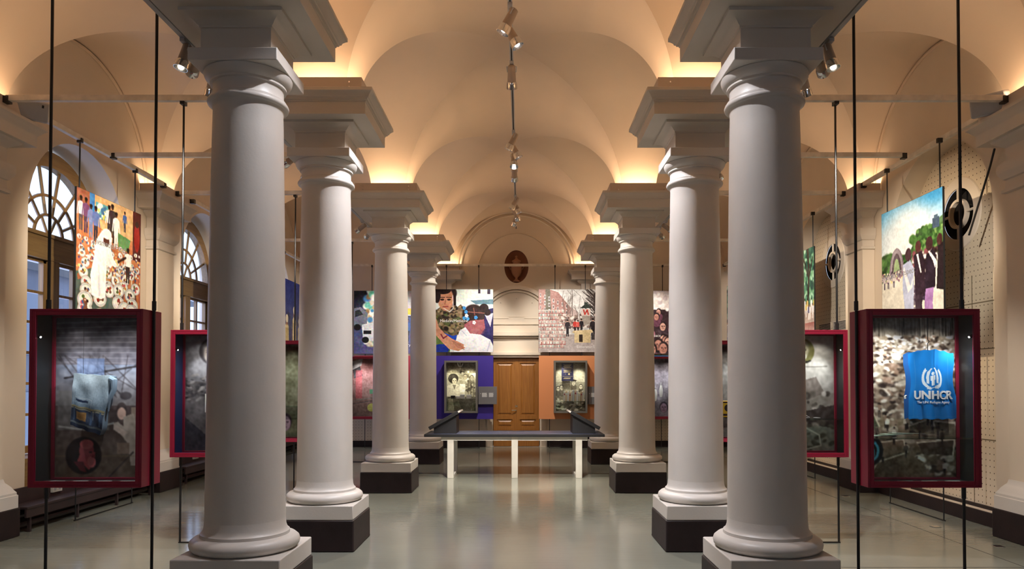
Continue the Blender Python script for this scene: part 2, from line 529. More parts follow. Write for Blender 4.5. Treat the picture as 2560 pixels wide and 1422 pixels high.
def arch(c, hw, z0, zs, n=24, rise=None):
    r = rise or hw
    return [(c - hw, z0)] + [(c - hw * math.cos(PI * i / n), zs + r * math.sin(PI * i / n)) for i in range(n + 1)] + [(c + hw, z0)]

TOPZ = ZS + VH + .02
WHW, WSP, WZ0 = 1.0, 3.68, .38               # window openings: half width, springing, sill
WINX = WL - .42
ol = holed('wall_left', [(REAR, 0), (END, 0), (END, TOPZ), (REAR, TOPZ)],
           [arch(c, WHW, WZ0, WSP) for c in BAYC[1:]], lambda a, b: (WL, a, b), M['plaster'])
mb = MB()
for c in BAYC[1:]:
    p = arch(c, WHW, WZ0, WSP)
    q = p + [p[0]]
    n = len(q)
    mb.add([(WL, a, b) for a, b in q] + [(WINX - .15, a, b) for a, b in q], [(i, i + 1, n + i + 1, n + i) for i in range(n - 1)])
structure(ol); structure(mb.obj('trim_window_reveals', M['plaster'], smooth=30))

RHW, RSP, RX = 1.12, 3.62, WR + .30          # blind arches of the right wall
orr = holed('wall_right', [(REAR, 0), (END, 0), (END, TOPZ), (REAR, TOPZ)],
            [arch(c, RHW, 0.12, RSP) for c in BAYC[1:]], lambda a, b: (WR, a, b), M['plaster'])
mb = MB()
for c in BAYC[1:]:
    p = arch(c, RHW, .12, RSP); q = p + [p[0]]; n = len(q)
    mb.add([(WR, a, b) for a, b in q] + [(RX, a, b) for a, b in q], [(i, i + 1, n + i + 1, n + i) for i in range(n - 1)])
structure(orr); structure(mb.obj('trim_arch_reveals', M['plaster'], smooth=30))

OCZ, OCR = 3.82, .325
def circle(c, z, r, n=40): return [(c + r * math.cos(2 * PI * i / n), z + r * math.sin(2 * PI * i / n)) for i in range(n)]
for k, c in enumerate(BAYC[1:]):
    o = holed('wall_right_perforated_board_%d' % (k + 1), arch(c, RHW, .12, RSP), [circle(c, OCZ, OCR)], lambda a, b: (RX - .004, a, b), M['perf_side'])
    # joints and a projecting lower board
    structure(o)
    b = MB()
    b.box(RX - .03, RX - .004, c - RHW + .003, c + RHW - .25, .12, 2.98)
    bo = b.obj('wall_right_lower_board_%d' % (k + 1), M['perf_side'], smooth=0); structure(bo)
    lb = MB()
    for z in (.95, 2.05, 2.62): lb.box(RX - .034, RX - .030, c - RHW + .003, c + RHW - .25, z, z + .012)
    lb.box(RX - .034, RX - .030, c - .3, c - .29, .12, 2.98)
    structure(lb.obj('trim_board_joint_%d' % (k + 1), M['joint'], smooth=0))

# end wall with the oval niche and the door opening
NZ, NRX, NRZ = 4.61, .31, .42
oe = holed('wall_end', [(WL - .5, 0), (WR + .5, 0), (WR + .5, TOPZ), (WL - .5, TOPZ)],
           [[(NRX * math.cos(2 * PI * i / 48), NZ + NRZ * math.sin(2 * PI * i / 48)) for i in range(48)],
            [(-.60, .003), (.60, .003), (.60, 2.28), (-.60, 2.28)]], lambda a, b: (a, END, b), M['plaster'])
mb = MB()
q = [(-.60, .003), (-.60, 2.28), (.60, 2.28), (.60, .003)]
mb.add([(a, END, b) for a, b in q] + [(a, END + .25, b) for a, b in q], [(i, i + 1, 5 + i, 4 + i) for i in range(3)] + [(4, 5, 6, 7)])
join_into(oe, mb, 0); structure(oe)
# hollow of the niche
mb = MB(); rows = []
for k in range(10):
    t = k / 9 * PI / 2
    rows.append([(NRX * math.cos(t) * math.cos(2 * PI * i / 48), END + .24 * math.sin(t), NZ + NRZ * math.cos(t) * math.sin(2 * PI * i / 48)) for i in range(48)])
mb.rings(rows, False, True)
structure(mb.obj('wall_end_oval_niche', M['niche'], smooth=50))

# rear wall with unseen arched openings, added for cool fill light (behind the camera)
orw = holed('wall_rear', [(WL - .5, 0), (WR + .5, 0), (WR + .5, TOPZ), (WL - .5, TOPZ)],
            [arch(c, .7, 1.2, 2.8) for c in (-3.6, 3.6)], lambda a, b: (a, REAR, b), M['plaster'])
structure(orw)

# mouldings of the end wall
def bow(c, z, r, w, y0, y1, n=40, a0=0, a1=PI):
    pts = []
    for i in range(n + 1):
        t = a0 + (a1 - a0) * i / n
        pts.append((t))
    m_ = MB()
    rs = []
    for t in pts:
        rs.append([(c + (r + d) * math.cos(t), y, z + (r + d) * math.sin(t)) for d, y in ((0, y0), (0, y1), (w * .5, y1 - .015), (w, y1), (w, y0))])
    return m_.rings(rs)
tr = MB()
for r, w, y1 in ((1.40, .045, END - .03), (1.49, .05, END - .045)):
    b = bow(0, ZS + .02, r, w, END + .01, y1); tr.add(b.v, b.f)
b = bow(0, ZS - .02, .98, .02, END + .01, END - .012); tr.add(b.v, b.f)
structure(tr.obj('trim_end_arch', M['plaster']))
tr = MB()
a0, a1 = math.acos(.84), PI - math.acos(.84)
for r, w, y1 in ((.83, .045, END - .05), (.90, .10, END - .08)):
    b = bow(0, 3.12, r, w, END + .01, y1, a0=.15, a1=PI - .15); tr.add(b.v, b.f)
for z0, z1, p, hw in ((2.28, 2.34, .07, .85), (2.34, 2.40, .12, .9), (2.78, 2.83, .06, .85), (2.83, 2.92, .13, .92), (3.12, 3.15, .03, .82)):
    tr.box(-hw, hw, END - p, END + .01, z0, z1)
for s in (-1, 1):
    tr.box(s * .62 if s > 0 else -.75, .75 if s > 0 else -.62, END - .04, END + .01, 0.003, 2.28)
    tr.box(min(s * .21, s * .80), max(s * .21, s * .80), END - .012, END + .01, 3.275, 3.287)
    tr.box(s * .21 - .006, s * .21 + .006, END - .012, END + .01, 3.275, 3.325)
tr.box(-.216, .216, END - .012, END + .01, 3.318, 3.33)
for s in (-.40, 0, .40): tr.tube([(s, END + .01, 3.69 if s else 3.80), (s, END - .02, 3.68 if s else 3.79)], .014, 8)
structure(tr.obj('trim_door_surround', M['plaster']))

# perforated lower cladding and dark baseboards
cl = MB()
for x0, x1 in ((WL + .03, -CX - .40), (CX + .40, WR - .03)): cl.box(x0, x1, END - .03, END - .002, .16, 2.1)
structure(cl.obj('wall_end_perforated_board', M['perf_end'], smooth=0))
cl = MB()
for x0, x1 in ((WL + .02, -.78), (.78, WR - .02)): cl.box(x0, x1, END - .055, END - .001, .002, .16)
structure(cl.obj('baseboard_end', M['dark'], smooth=0))
cl = MB().box(WR - .03, WR - .001, REAR, END - .06, .002, .16)
for c in BAYC[1:]: cl.box(RX - .06, RX + .01, c - RHW + .005, c + RHW - .005, .002, .16)
structure(cl.obj('baseboard_right', M['dark'], smooth=0))
structure(MB().box(WL + .001, WL + .03, REAR, END - .06, .002, .2).obj('baseboard_left', M['dark'], smooth=0))

# ------------------------------------------------------------------ columns
def column_proto():
    t = thing('column', '', 'column', (0, 0, 0), 0, 'round columns of the hall')
    MB().square([(.385, 0), (.388, .01), (.385, .02), (.383, .305)]).obj('plinth', M['dark'], t, bevel=.012)['label'] = 'dark brown block the column stands on'
    b = MB().square([(.374, .306), (.374, .446)])
    b.obj('base_slab', M['stone'], t, bevel=.008)
    MB().lathe([(.30, .44), (.335, .445), (.36, .455), (.377, .473), (.382, .495), (.375, .518), (.352, .538), (.318, .547), (.310, .549), (.308, .570), (.300, .576), (.290, .588), (.283, .61), (.278, .66)], 72).obj('base_ring', M['stone'], t)
    MB().lathe([(.278, .655), (.274, 1.2), (.269, 1.9), (.263, 2.5), (.256, 3.0), (.247, 3.5), (.244, 3.62), (.250, 3.645), (.262, 3.657)], 72).obj('shaft', M['stone'], t, smooth=40)
    MB().lathe([(.240, 3.655), (.268, 3.657), (.281, 3.667), (.285, 3.680), (.280, 3.693), (.268, 3.698), (.268, 3.712), (.252, 3.722), (.247, 3.74), (.246, 3.795), (.250, 3.803), (.266, 3.806), (.266, 3.822),
                 (.276, 3.827), (.292, 3.842), (.304, 3.862), (.309, 3.882), (.300, 3.90)], 72).obj('capital', M['stone'], t, smooth=40)
    MB().square([(.312, 3.889), (.312, 3.978)]).obj('abacus', M['stone'], t, bevel=.006)
    e = MB().square([(.247, 3.975), (.247, 4.140), (.256, 4.143), (.256, 4.156), (.268, 4.163), (.283, 4.180), (.310, 4.200), (.340, 4.211), (.358, 4.214), (.358, 4.239)])
    e.square([(.506, 4.237), (.506, 4.352), (.514, 4.356), (.514, 4.366), (.530, 4.372), (.534, 4.384), (.545, 4.390), (.552, 4.408), (.572, 4.428), (.580, 4.434), (.586, 4.437), (.586, 4.466), (.580, 4.470)])
    e.obj('entablature', M['ent'], t, smooth=30)
    f = MB()
    for a0, a1, b0, b1 in ((-.46, .46, -.46, -.445), (-.46, .46, .445, .46), (-.46, -.445, -.445, .445), (.445, .46, -.445, .445)): f.box(a0, a1, b0, b1, 4.468, 4.612)
    fo = f.obj('fascia_board', M['fascia'], t, smooth=0)
    for u in (-.34, .34):
        for z in (4.515, 4.565): MB().tube([(u, -.461, z), (u, -.465, z)], .008, 8).obj('screw', M['chrome'], fo)
    return t

names = {(-1, 0): 'big white round column nearest the camera on the left, beside the jeans case',
         (-1, 1): 'second white column of the left row, just behind the nearest left one',
         (-1, 2): 'third cream column of the left row, in front of the left end of the long table',
         (-1, 3): 'farthest column of the left row, between third column and blue panel',
         (1, 0): 'big white round column nearest the camera on the right, beside the blue vest case',
         (1, 1): 'second white column of the right row, just behind the nearest right one',
         (1, 2): 'third cream column of the right row, in front of the right end of the long table',
         (1, 3): 'farthest column of the right row, beside the orange panel'}
proto = column_proto()
first = True
for (sx, k), lab in names.items():
    loc = (sx * CX, LINES[k], 0)
    if first:
        proto.location = loc; proto['label'] = lab; first = False
    else:
        dup(proto, loc, lab)

# ------------------------------------------------------------------ pilasters (against the walls, local +x is out of the wall)
def pilaster_proto():
    t = thing('pilaster', '', 'pilaster', (0, 0, 0), 0, 'flat wall pilasters')
    MB().half([(.36, .30, 0), (.36, .30, .305)]).obj('plinth', M['dark'], t, bevel=.01)
    MB().half([(.345, .285, .306), (.345, .285, .44), (.335, .275, .446), (.335, .275, .47), (.315, .255, .50), (.30, .24, .53), (.285, .21, .56), (.265, .195, .58), (.256, .186, .62)]).obj('base_moulding', M['stone'], t, smooth=30)
    MB().half([(.25, .18, .60), (.25, .18, 3.70)]).obj('shaft', M['plaster'], t)
    MB().half([(.25, .18, 3.655), (.28, .21, 3.667), (.28, .21, 3.70), (.255, .185, 3.71), (.25, .18, 3.80), (.27, .20, 3.81), (.30, .23, 3.86), (.31, .24, 3.888), (.31, .24, 3.975), (.25, .18, 3.976), (.25, .18, 4.145), (.27, .2, 4.165), (.34, .27, 4.212), (.35, .28, 4.238)]).obj('capital', M['ent'], t, smooth=30)
    MB().half([(.506, .33, 4.237), (.506, .33, 4.352), (.514, .335, 4.366), (.534, .35, 4.384), (.552, .37, 4.408), (.575, .39, 4.43), (.586, .40, 4.437), (.586, .40, 4.468)]).obj('entablature', M['ent'], t, smooth=30)
    f = MB()
    f.box(0, .33, -.46, -.445, 4.466, 4.612); f.box(0, .33, .445, .46, 4.466, 4.612); f.box(.315, .33, -.445, .445, 4.466, 4.612)
    f.obj('fascia_board', M['fascia'], t, smooth=0)
    return t
pp = pilaster_proto()
pl = [((WL, LINES[1]), 0, 'cut-off pilaster at the left edge, under the left loudspeaker'),
      ((WL, LINES[2]), 0, 'left wall pilaster between the two arched windows, right of food photo'),
      ((WL, LINES[3]), 0, 'farthest left wall pilaster, behind the nearest left columns'),
      ((WR, LINES[1]), PI, 'cut-off pilaster at the right edge, under the right loudspeaker'),
      ((WR, LINES[2]), PI, 'right wall pilaster between the two round vents, behind the vest case'),
      ((WR, LINES[3]), PI, 'farthest right wall pilaster, behind the nearest right columns'),
      ((WL, LINES[0]), 0, 'left wall pilaster in line with the nearest columns'),
      ((WR, LINES[0]), PI, 'right wall pilaster in line with the nearest columns'),
      ((-CX, END), -PI / 2, 'end wall pilaster above the blue panel, left of the urn niche'),
      ((CX, END), -PI / 2, 'end wall pilaster above the orange panel, right of the urn niche')]
for i, ((x, y), rz, lab) in enumerate(pl):
    if i == 0:
        x, y = x + .005 * math.cos(rz), y + .005 * math.sin(rz)
        pp.location = (x, y, 0); pp.rotation_euler = (0, 0, rz); pp['label'] = lab
    else:
        dup(pp, (x + .005 * math.cos(rz), y + .005 * math.sin(rz), 0), lab, rz)

# ------------------------------------------------------------------ windows of the left wall
def window(n, c):
    w = structure(link(bpy.data.objects.new('window_%d' % n, None)))
    w.location = (WINX, c, 0)
    HW, SP = WHW - .012, WSP
    Zt0, Zt1 = 3.22, 3.52                      # transom
    FR = HW - .10                              # fanlight glass radius
    fr = MB()
    x0, x1 = -.05, .06
    # outer frame: jambs, arch, sill
    for s in (-1, 1): fr.box(x0, x1, min(s * HW, s * (HW - .10)), max(s * HW, s * (HW - .10)), .76, Zt0)
    fr.obj('jamb', M['oak'], w, smooth=0)
    ar = MB()
    rs = []
    for i in range(33):
        t = PI * i / 32
        ca, sa = math.cos(t), math.sin(t)
        rs.append([(x0, HW * ca, Zt1 + .10 + (HW) * sa), (x1, HW * ca, Zt1 + .10 + HW * sa), (x1, FR * ca, Zt1 + (FR) * sa), (x0, FR * ca, Zt1 + FR * sa)])
    ar.rings(rs); ar.obj('arch_frame', M['oakh'], w, smooth=30)
    tb = MB(); tb.box(x0, x1 + .02, -HW, HW, Zt0, Zt1); tb.box(x0, x1 + .05, -HW, HW, Zt1 - .03, Zt1 + .015); tb.box(x0, x1 + .04, -HW, HW, Zt0 - .02, Zt0 + .03)
    for s in (-1, 1): tb.box(x0, x1, s * HW - .1 if s > 0 else -HW, HW if s > 0 else -HW + .1, Zt1, Zt1 + .1)
    tb.obj('transom', M['oakh'], w, smooth=0)
    # fanlight glazing bars
    fb = MB()
    for rr in (.32, .60):
        fb.tube([(0, FR * rr * math.cos(PI * i / 24), Zt1 + FR * rr * math.sin(PI * i / 24)) for i in range(25)], .022, 6)
    for k in range(1, 7):
        t = PI * k / 7
        a = .32 if k % 2 else .0
        fb.tube([(0, FR * q * math.cos(t), Zt1 + FR * q * math.sin(t)) for q in (.32, 1.0)], .02, 6)
    for k in (1, 2):
        t = PI * k / 3
        fb.tube([(0, FR * q * math.cos(t), Zt1 + FR * q * math.sin(t)) for q in (.02, .32)], .018, 6)
    fb.obj('fanlight_bars', M['oak'], w, smooth=40)
    MB().add([(-.01, FR * math.cos(PI * i / 24), Zt1 + FR * math.sin(PI * i / 24)) for i in range(25)], [tuple(range(25))]).obj('fanlight_pane', M['winglass'], w, smooth=0)
    # two glazed leaves with a heavy middle post
    MB().box(x0, x1 + .03, -.09, .09, .76, Zt0).obj('middle_post', M['oak'], w, smooth=0)
    for s in (-1, 1):
        a, b = (.09, HW - .10) if s > 0 else (-HW + .10, -.09)
        lf = MB()
        lf.box(-.03, .035, a, a + .05, .80, Zt0); lf.box(-.03, .035, b - .05, b, .80, Zt0)
        lf.box(-.03, .035, a, b, .78, .87); lf.box(-.03, .035, a, b, Zt0 - .06, Zt0)
        lf.box(-.02, .03, (a + b) / 2 - .022, (a + b) / 2 + .022, .86, Zt0 - .05)
        for k in range(1, 6):
            z = .87 + k * (Zt0 - .06 - .87) / 6
            lf.box(-.02, .028, a, b, z - .017, z + .017)
        o = lf.obj('sash', M['oak'], w, smooth=0)
        MB().add([(-.005, a, .8), (-.005, b, .8), (-.005, b, Zt0), (-.005, a, Zt0)], [(0, 1, 2, 3)]).obj('pane', M['winglass'], o, smooth=0)
    sl = MB(); sl.box(-.1, .34, -HW, HW, .70, .76); sl.box(.0, .06, -HW, HW, .385, .70); sl.box(.30, .335, -HW, HW, .385, .70)
    sl.obj('sill', M['oakh'], w, smooth=0)
    return w
for i, c in enumerate(BAYC[1:]): window(i + 1, c)

# a plain grey-blue house front across the street, outside the windows
hf = thing('facade', 'blue grey house front seen through the window panes', 'building', (WL - 4.2, 12.5, 0))
MB().box(-.4, 0, -9, 9, -1, 3.9).obj('wall', mat('facade_render', (.24, .27, .36, 1), .8, noise=(.5, .3)), hf, smooth=0)
fgm = mat('facade_glass', (.25, .3, .42, 1), .2)
for k in range(9):
    for z in (.2, 2.2): MB().box(.0, .03, -8.2 + k * 1.95, -7.2 + k * 1.95, z, z + 1.25).obj('facade_window', fgm, hf, smooth=0)
MB().box(-.5, .12, -9, 9, 3.9, 4.05).obj('eaves', mat('facade_eaves', (.16, .17, .2, 1), .8), hf, smooth=0)
tr_ = MB()
tre = thing('tree', 'pale green tree seen through the fan window', 'tree', (WL - 2.6, 10.6, 0))
MB().tube([(0, 0, -.5), (.05, 0, 2), (0, .1, 4.2)], .1, 8, [.12, .1, .05]).obj('trunk', mat('bark', (.12, .1, .08, 1), .9), tre)
lv = MB()
for _ in range(420):
    th, ph = random.uniform(0, 2 * PI), random.uniform(-1, 1)
    r = random.uniform(.3, 1.0)
    c = Vector((.6 * r * math.cos(th) * math.sqrt(1 - ph * ph), 1.2 * r * math.sin(th) * math.sqrt(1 - ph * ph), 4.9 + .95 * r * ph))
    m_ = Matrix.Rotation(random.uniform(0, 6), 3, 'X') @ Matrix.Rotation(random.uniform(0, 6), 3, 'Z')
    lv.add([c + m_ @ Vector(p) for p in ((-.07, 0, 0), (0, .035, .01), (.07, 0, 0), (0, -.035, .01))], [(0, 1, 2, 3)])
lv.obj('foliage', mat('leaf', (.30, .42, .30, 1), .6), tre)

# dark heating benches under the windows, with skirting pipes
for i, c in enumerate(BAYC[1:]):
    labs = ['dark brown heating bench under the left arched window', 'dark brown heating bench under the second arched window', 'dark brown heating bench under the far window']
    t = thing('heating_bench', labs[i], 'bench', (WL, c, 0), 0, 'dark benches along the window wall')
    MB().box(.04, .31, -1.40, 1.40, .262, .29).obj('top_board', M['bench'], t, bevel=.005)
    MB().box(.28, .30, -1.40, 1.40, .17, .262).obj('front_board', M['bench'], t)
    MB().box(.032, .06, -1.40, 1.40, .29, .46).obj('back_board', M['bench'], t)
    for k in range(4):
        MB().box(.24, .27, -1.3 + k * .86, -1.27 + k * .86, 0, .262).obj('leg', M['bench'], t)
    for z in (.08, .19): MB().tube([(.15, -1.38, z), (.15, 1.38, z)], .035, 8).obj('pipe', M['bench'], t)
    so = thing('power_socket', ['white socket under the jeans case, on the dark bench', 'white socket on the dark bench beyond the left pilaster', 'white socket on the dark bench by the far window'][i], 'socket', (WL + .062, c - .55, .375), 0, 'sockets on the window bench')
    MB().box(0, .03, -.09, .09, -.045, .045).obj('plate', M['socket'], so, bevel=.004)
    for u in (-.045, .045): MB().tube([(.0302, u, 0), (.032, u, 0)], .024, 14).obj('outlet', M['spkgrille'], so)

# ------------------------------------------------------------------ door of the end wall
d = structure(link(bpy.data.objects.new('door_1', None))); d.location = (0, END + .06, 0)
for s in (-1, 1):
    x0, x1 = (-.585, -.004) if s < 0 else (.004, .585)
    lf = MB()
    st = .085
    lf.box(x0, x1, -.006, .04, .012, 2.27)
    for a, b in ((x0, x0 + st), (x1 - st, x1)): lf.box(a, b, -.03, -.004, .012, 2.27)
    for z0, z1 in ((.012, .20), (.42, .50), (.70, .80), (2.14, 2.27)): lf.box(x0 + st, x1 - st, -.03, -.004, z0, z1)
    for z0, z1 in ((.20, .42), (.50, .70), (.80, 2.14)):
        a, b = x0 + st + .03, x1 - st - .03
        lf.rings([[(a, -.005, z0 + .03), (b, -.005, z0 + .03), (b, -.005, z1 - .03), (a, -.005, z1 - .03)],
                  [(a + .035, -.024, z0 + .065), (b - .035, -.024, z0 + .065), (b - .035, -.024, z1 - .065), (a + .035, -.024, z1 - .065)]], False, True)
    o = lf.obj('leaf', M['door'], d, smooth=0)
    if s > 0:
        pt = MB(); pt.box(-.022, .018, -.037, -.030, .86, 1.0); pt.box(-.03, .03, -.037, -.030, 1.0, 1.07); pt.obj('lock_plate', M['brass'], o)
        pt = MB()
        pt.tube([(-.002, -.03, .93), (-.002, -.075, .93), (-.12, -.078, .93)], .011, 8)
        pt.obj('handle', M['brass'], o)
        MB().tube([(0, -.03, 1.035), (0, -.045, 1.035)], .02, 12).obj('lock', M['brass'], o)
cv_ = MB(); cv_.box(-.022, .022, -.042, -.028, .012, 2.27); cv_.obj('cover_strip', M['door'], d)

# urn in the oval niche
u = thing('urn', 'terracotta urn standing in the oval niche above the door', 'urn', (0, END + .07, NZ - .385))
MB().lathe([(.09, 0), (.09, .03), (.05, .05), (.03, .09), (.04, .12), (.10, .17), (.135, .26), (.14, .36), (.125, .44), (.09, .48), (.10, .50), (.12, .53), (.11, .55), (.05, .58), (.02, .62), (.035, .65), (.015, .68)], 32, sy=.6).obj('body', M['urn'], u)
for s in (-1, 1): MB().tube([(s * .12, 0, .42), (s * .17, 0, .44), (s * .18, 0, .38), (s * .14, 0, .31)], .012, 6).obj('handle', M['urn'], u)

# ------------------------------------------------------------------ battens and rods
BZ0, BZ1 = 4.555, 4.615
def batten(lab, p0, p1, group):
    x0, x1 = sorted((p0[0], p1[0])); y0, y1 = sorted((p0[1], p1[1]))
    h = .028
    t = thing('hanging_batten', lab, 'beam', ((x0 + x1) / 2, (y0 + y1) / 2, BZ0), 0, group)
    lx, ly = (x1 - x0) / 2, (y1 - y0) / 2
    if lx > ly: MB().box(-lx, lx, -h, h, 0, BZ1 - BZ0).obj('rail', M['bar'], t, bevel=.003)
    else: MB().box(-h, h, -ly, ly, 0, BZ1 - BZ0).obj('rail', M['bar'], t, bevel=.003)
    for s in (-1, 1):
        e = MB()
        if lx > ly: e.box(s * lx - .03, s * lx + .03, -.034, .034, -.02, .05)
        else: e.box(-.034, .034, s * ly - .03, s * ly + .03, -.02, .05)
        e.obj('bracket', M['black'], t)
    return t
blab = {0: 'above the nearest case', 1: 'at the second column', 2: 'in mid bay behind the second column', 3: 'at the third column', 4: 'at the farthest column'}
for side, s, wx in (('left', -1, WL + .36), ('right', 1, WR - .36)):
    for k, y in enumerate((5.30, 7.40, 9.26, 11.12, 14.84)):
        xi = s * (CX + .47) if k != 2 else s * (CX + .60)
        xo = wx if k != 2 else wx - s * .05
        batten('pale wooden batten across the %s aisle %s' % (side, blab[k]), (xi, y), (xo, y), 'battens across the %s aisle' % side)
    for k, (a, b) in enumerate(((7.88, 10.64), (11.60, 14.36), (15.32, 17.95))):
        batten('long pale batten beside the %s wall %s' % (side, ('above the near photo', 'above the middle photo', 'above the far photo')[k]), (s * 5.20, a), (s * 5.20, b), 'battens along the %s wall' % side)
batten('long pale batten crossing in front of the urn niche', (-5.0, 18.02), (5.0, 18.02), 'batten of the end wall')

def rods(mb, pts, z0, z1, r=.011, y=0):
    for x in pts:
        mb.tube([(x, y, z0), (x, y, z1)], r, 8)
        mb.box(x - .018, x + .018, y - .03, y + .03, z1 - .05, z1 + .005)

# ------------------------------------------------------------------ pictures
GREENS = [(50, 92, 44), (74, 118, 58), (40, 70, 38), (96, 140, 76)]
def plate(c, u, v, r):
    q = r / c.asp
    c.ell(u, v, q * 1.06, r * .88, (110, 84, 70), .8); c.ell(u, v, q, r * .82, (228, 228, 224)); c.ell(u, v, q * .90, r * .72, (160, 168, 172)); c.ell(u, v, q * .82, r * .64, (226, 226, 220))
    for k in range(random.randint(4, 7)):
        t = random.uniform(0, 6.3); d = random.uniform(.15, .58)
        c.ell(u + q * d * math.cos(t), v + r * .8 * d * math.sin(t), q * .2, r * .17, random.choice([(150, 60, 40), (90, 110, 60), (200, 140, 60), (110, 70, 50), (70, 90, 130), (190, 90, 100), (60, 40, 40)]))
    c.ell(u + random.uniform(-.2, .2) * q, v, q * .26, r * .2, (140, 90, 70)); c.ell(u, v, q * .1, r * .08, (235, 225, 205))
def p_food():
    c = Cv(190, 208, (196, 128, 84))
    c.grad(0, .3, (206, 168, 118), (214, 176, 122)); c.rect(0, 0, .25, .25, (150, 92, 70)); c.poly([(0, .18), (.4, .3), (1, .42), (1, 1), (0, 1)], (188, 118, 76))
    c.rect(.18, 0, .25, .22, (60, 120, 180)); c.rect(.27, .06, .45, .2, (96, 160, 170)); c.scatter(40, (.28, .07, .44, .19), .01, .02, [(220, 200, 90), (60, 110, 150), (230, 230, 220)])
    c.poly([(.6, .26), (.82, .3), (.78, .42), (.62, .4)], (92, 140, 84)); c.noise(40, 14)
    c.rect(.86, .0, 1, .48, (78, 28, 26)); c.ell(.93, .25, .05, .14, (150, 32, 28)); c.ell(.93, .12, .03, .03, (40, 24, 20))
    for u, v, h, a, b in ((.06, .36, .3, (196, 200, 210), (90, 80, 80)), (.13, .37, .31, (110, 70, 110), (80, 60, 80)), (.2, .4, .3, (120, 130, 180), (110, 120, 160)), (.27, .42, .32, (90, 110, 170), (50, 46, 60)),
                          (.47, .36, .32, (220, 220, 225), (60, 50, 50)), (.52, .38, .36, (50, 40, 44), (50, 40, 40)), (.58, .42, .34, (235, 235, 232), (240, 240, 236)), (.72, .24, .2, (60, 90, 150), (70, 70, 80))):
        c.person(u, v, h, a, b, (70, 42, 32))
    for k in range(11):                                      # striped and patterned mats
        c.poly([(.45 + k * .055, .5 + k * .01), (.47 + k * .055, .5 + k * .01), (.3 + k * .08, 1), (.27 + k * .08, 1)], [(150, 70, 60), (232, 214, 190), (70, 60, 80)][k % 3], .75)
    c.poly([(0, .72), (.22, .66), (.5, .84), (.6, 1), (0, 1)], (70, 96, 92), .9)
    for k in range(12):
        c.poly([(x + random.uniform(-.02, .02), y) for x, y in ((.02 + k * .05, .74 + (k % 4) * .06), (.08 + k * .05, .72 + (k % 4) * .06), (.1 + k * .05, .77 + (k % 4) * .06), (.04 + k * .05, .79 + (k % 4) * .06))], [(190, 110, 70), (50, 80, 84), (210, 150, 90)][k % 3], .8)
    for v in np.linspace(.42, .98, 9):
        n = 9 if v < .6 else (6 if v < .8 else 4)
        for k in range(n):
            if random.random() < .8: plate(c, (k + random.random()) / n, v + random.uniform(-.03, .03), .025 + .125 * max(0, v - .42))
    for _ in range(150): c.scatter(1, (0, .4, 1, .72), .006, .014, [(240, 240, 238), (90, 70, 110), (60, 90, 120), (190, 100, 80), (230, 200, 120)])
    c.poly([(.36, .3), (.46, .27), (.52, .34), (.5, .44), (.56, .55), (.5, .62), (.44, .6), (.42, .9), (.36, .92), (.22, .9), (.2, .72), (.25, .55), (.28, .4)], (246, 246, 244))
    c.poly([(.3, .62), (.33, .6), (.35, .9), (.32, .9)], (222, 224, 230)); c.ell(.43, .38, .045, .05, (88, 52, 42)); c.ell(.44, .315, .07, .05, (240, 238, 234)); c.poly([(.46, .5), (.6, .56), (.58, .6), (.48, .58)], (238, 238, 238))
    c.person(.78, .72, .34, (240, 240, 236), (50, 36, 34), (58, 36, 30)); c.line((.74, .48), (.62, .54), .016, (58, 36, 30))
    c.noise(80, 10, mono=False)
    return c
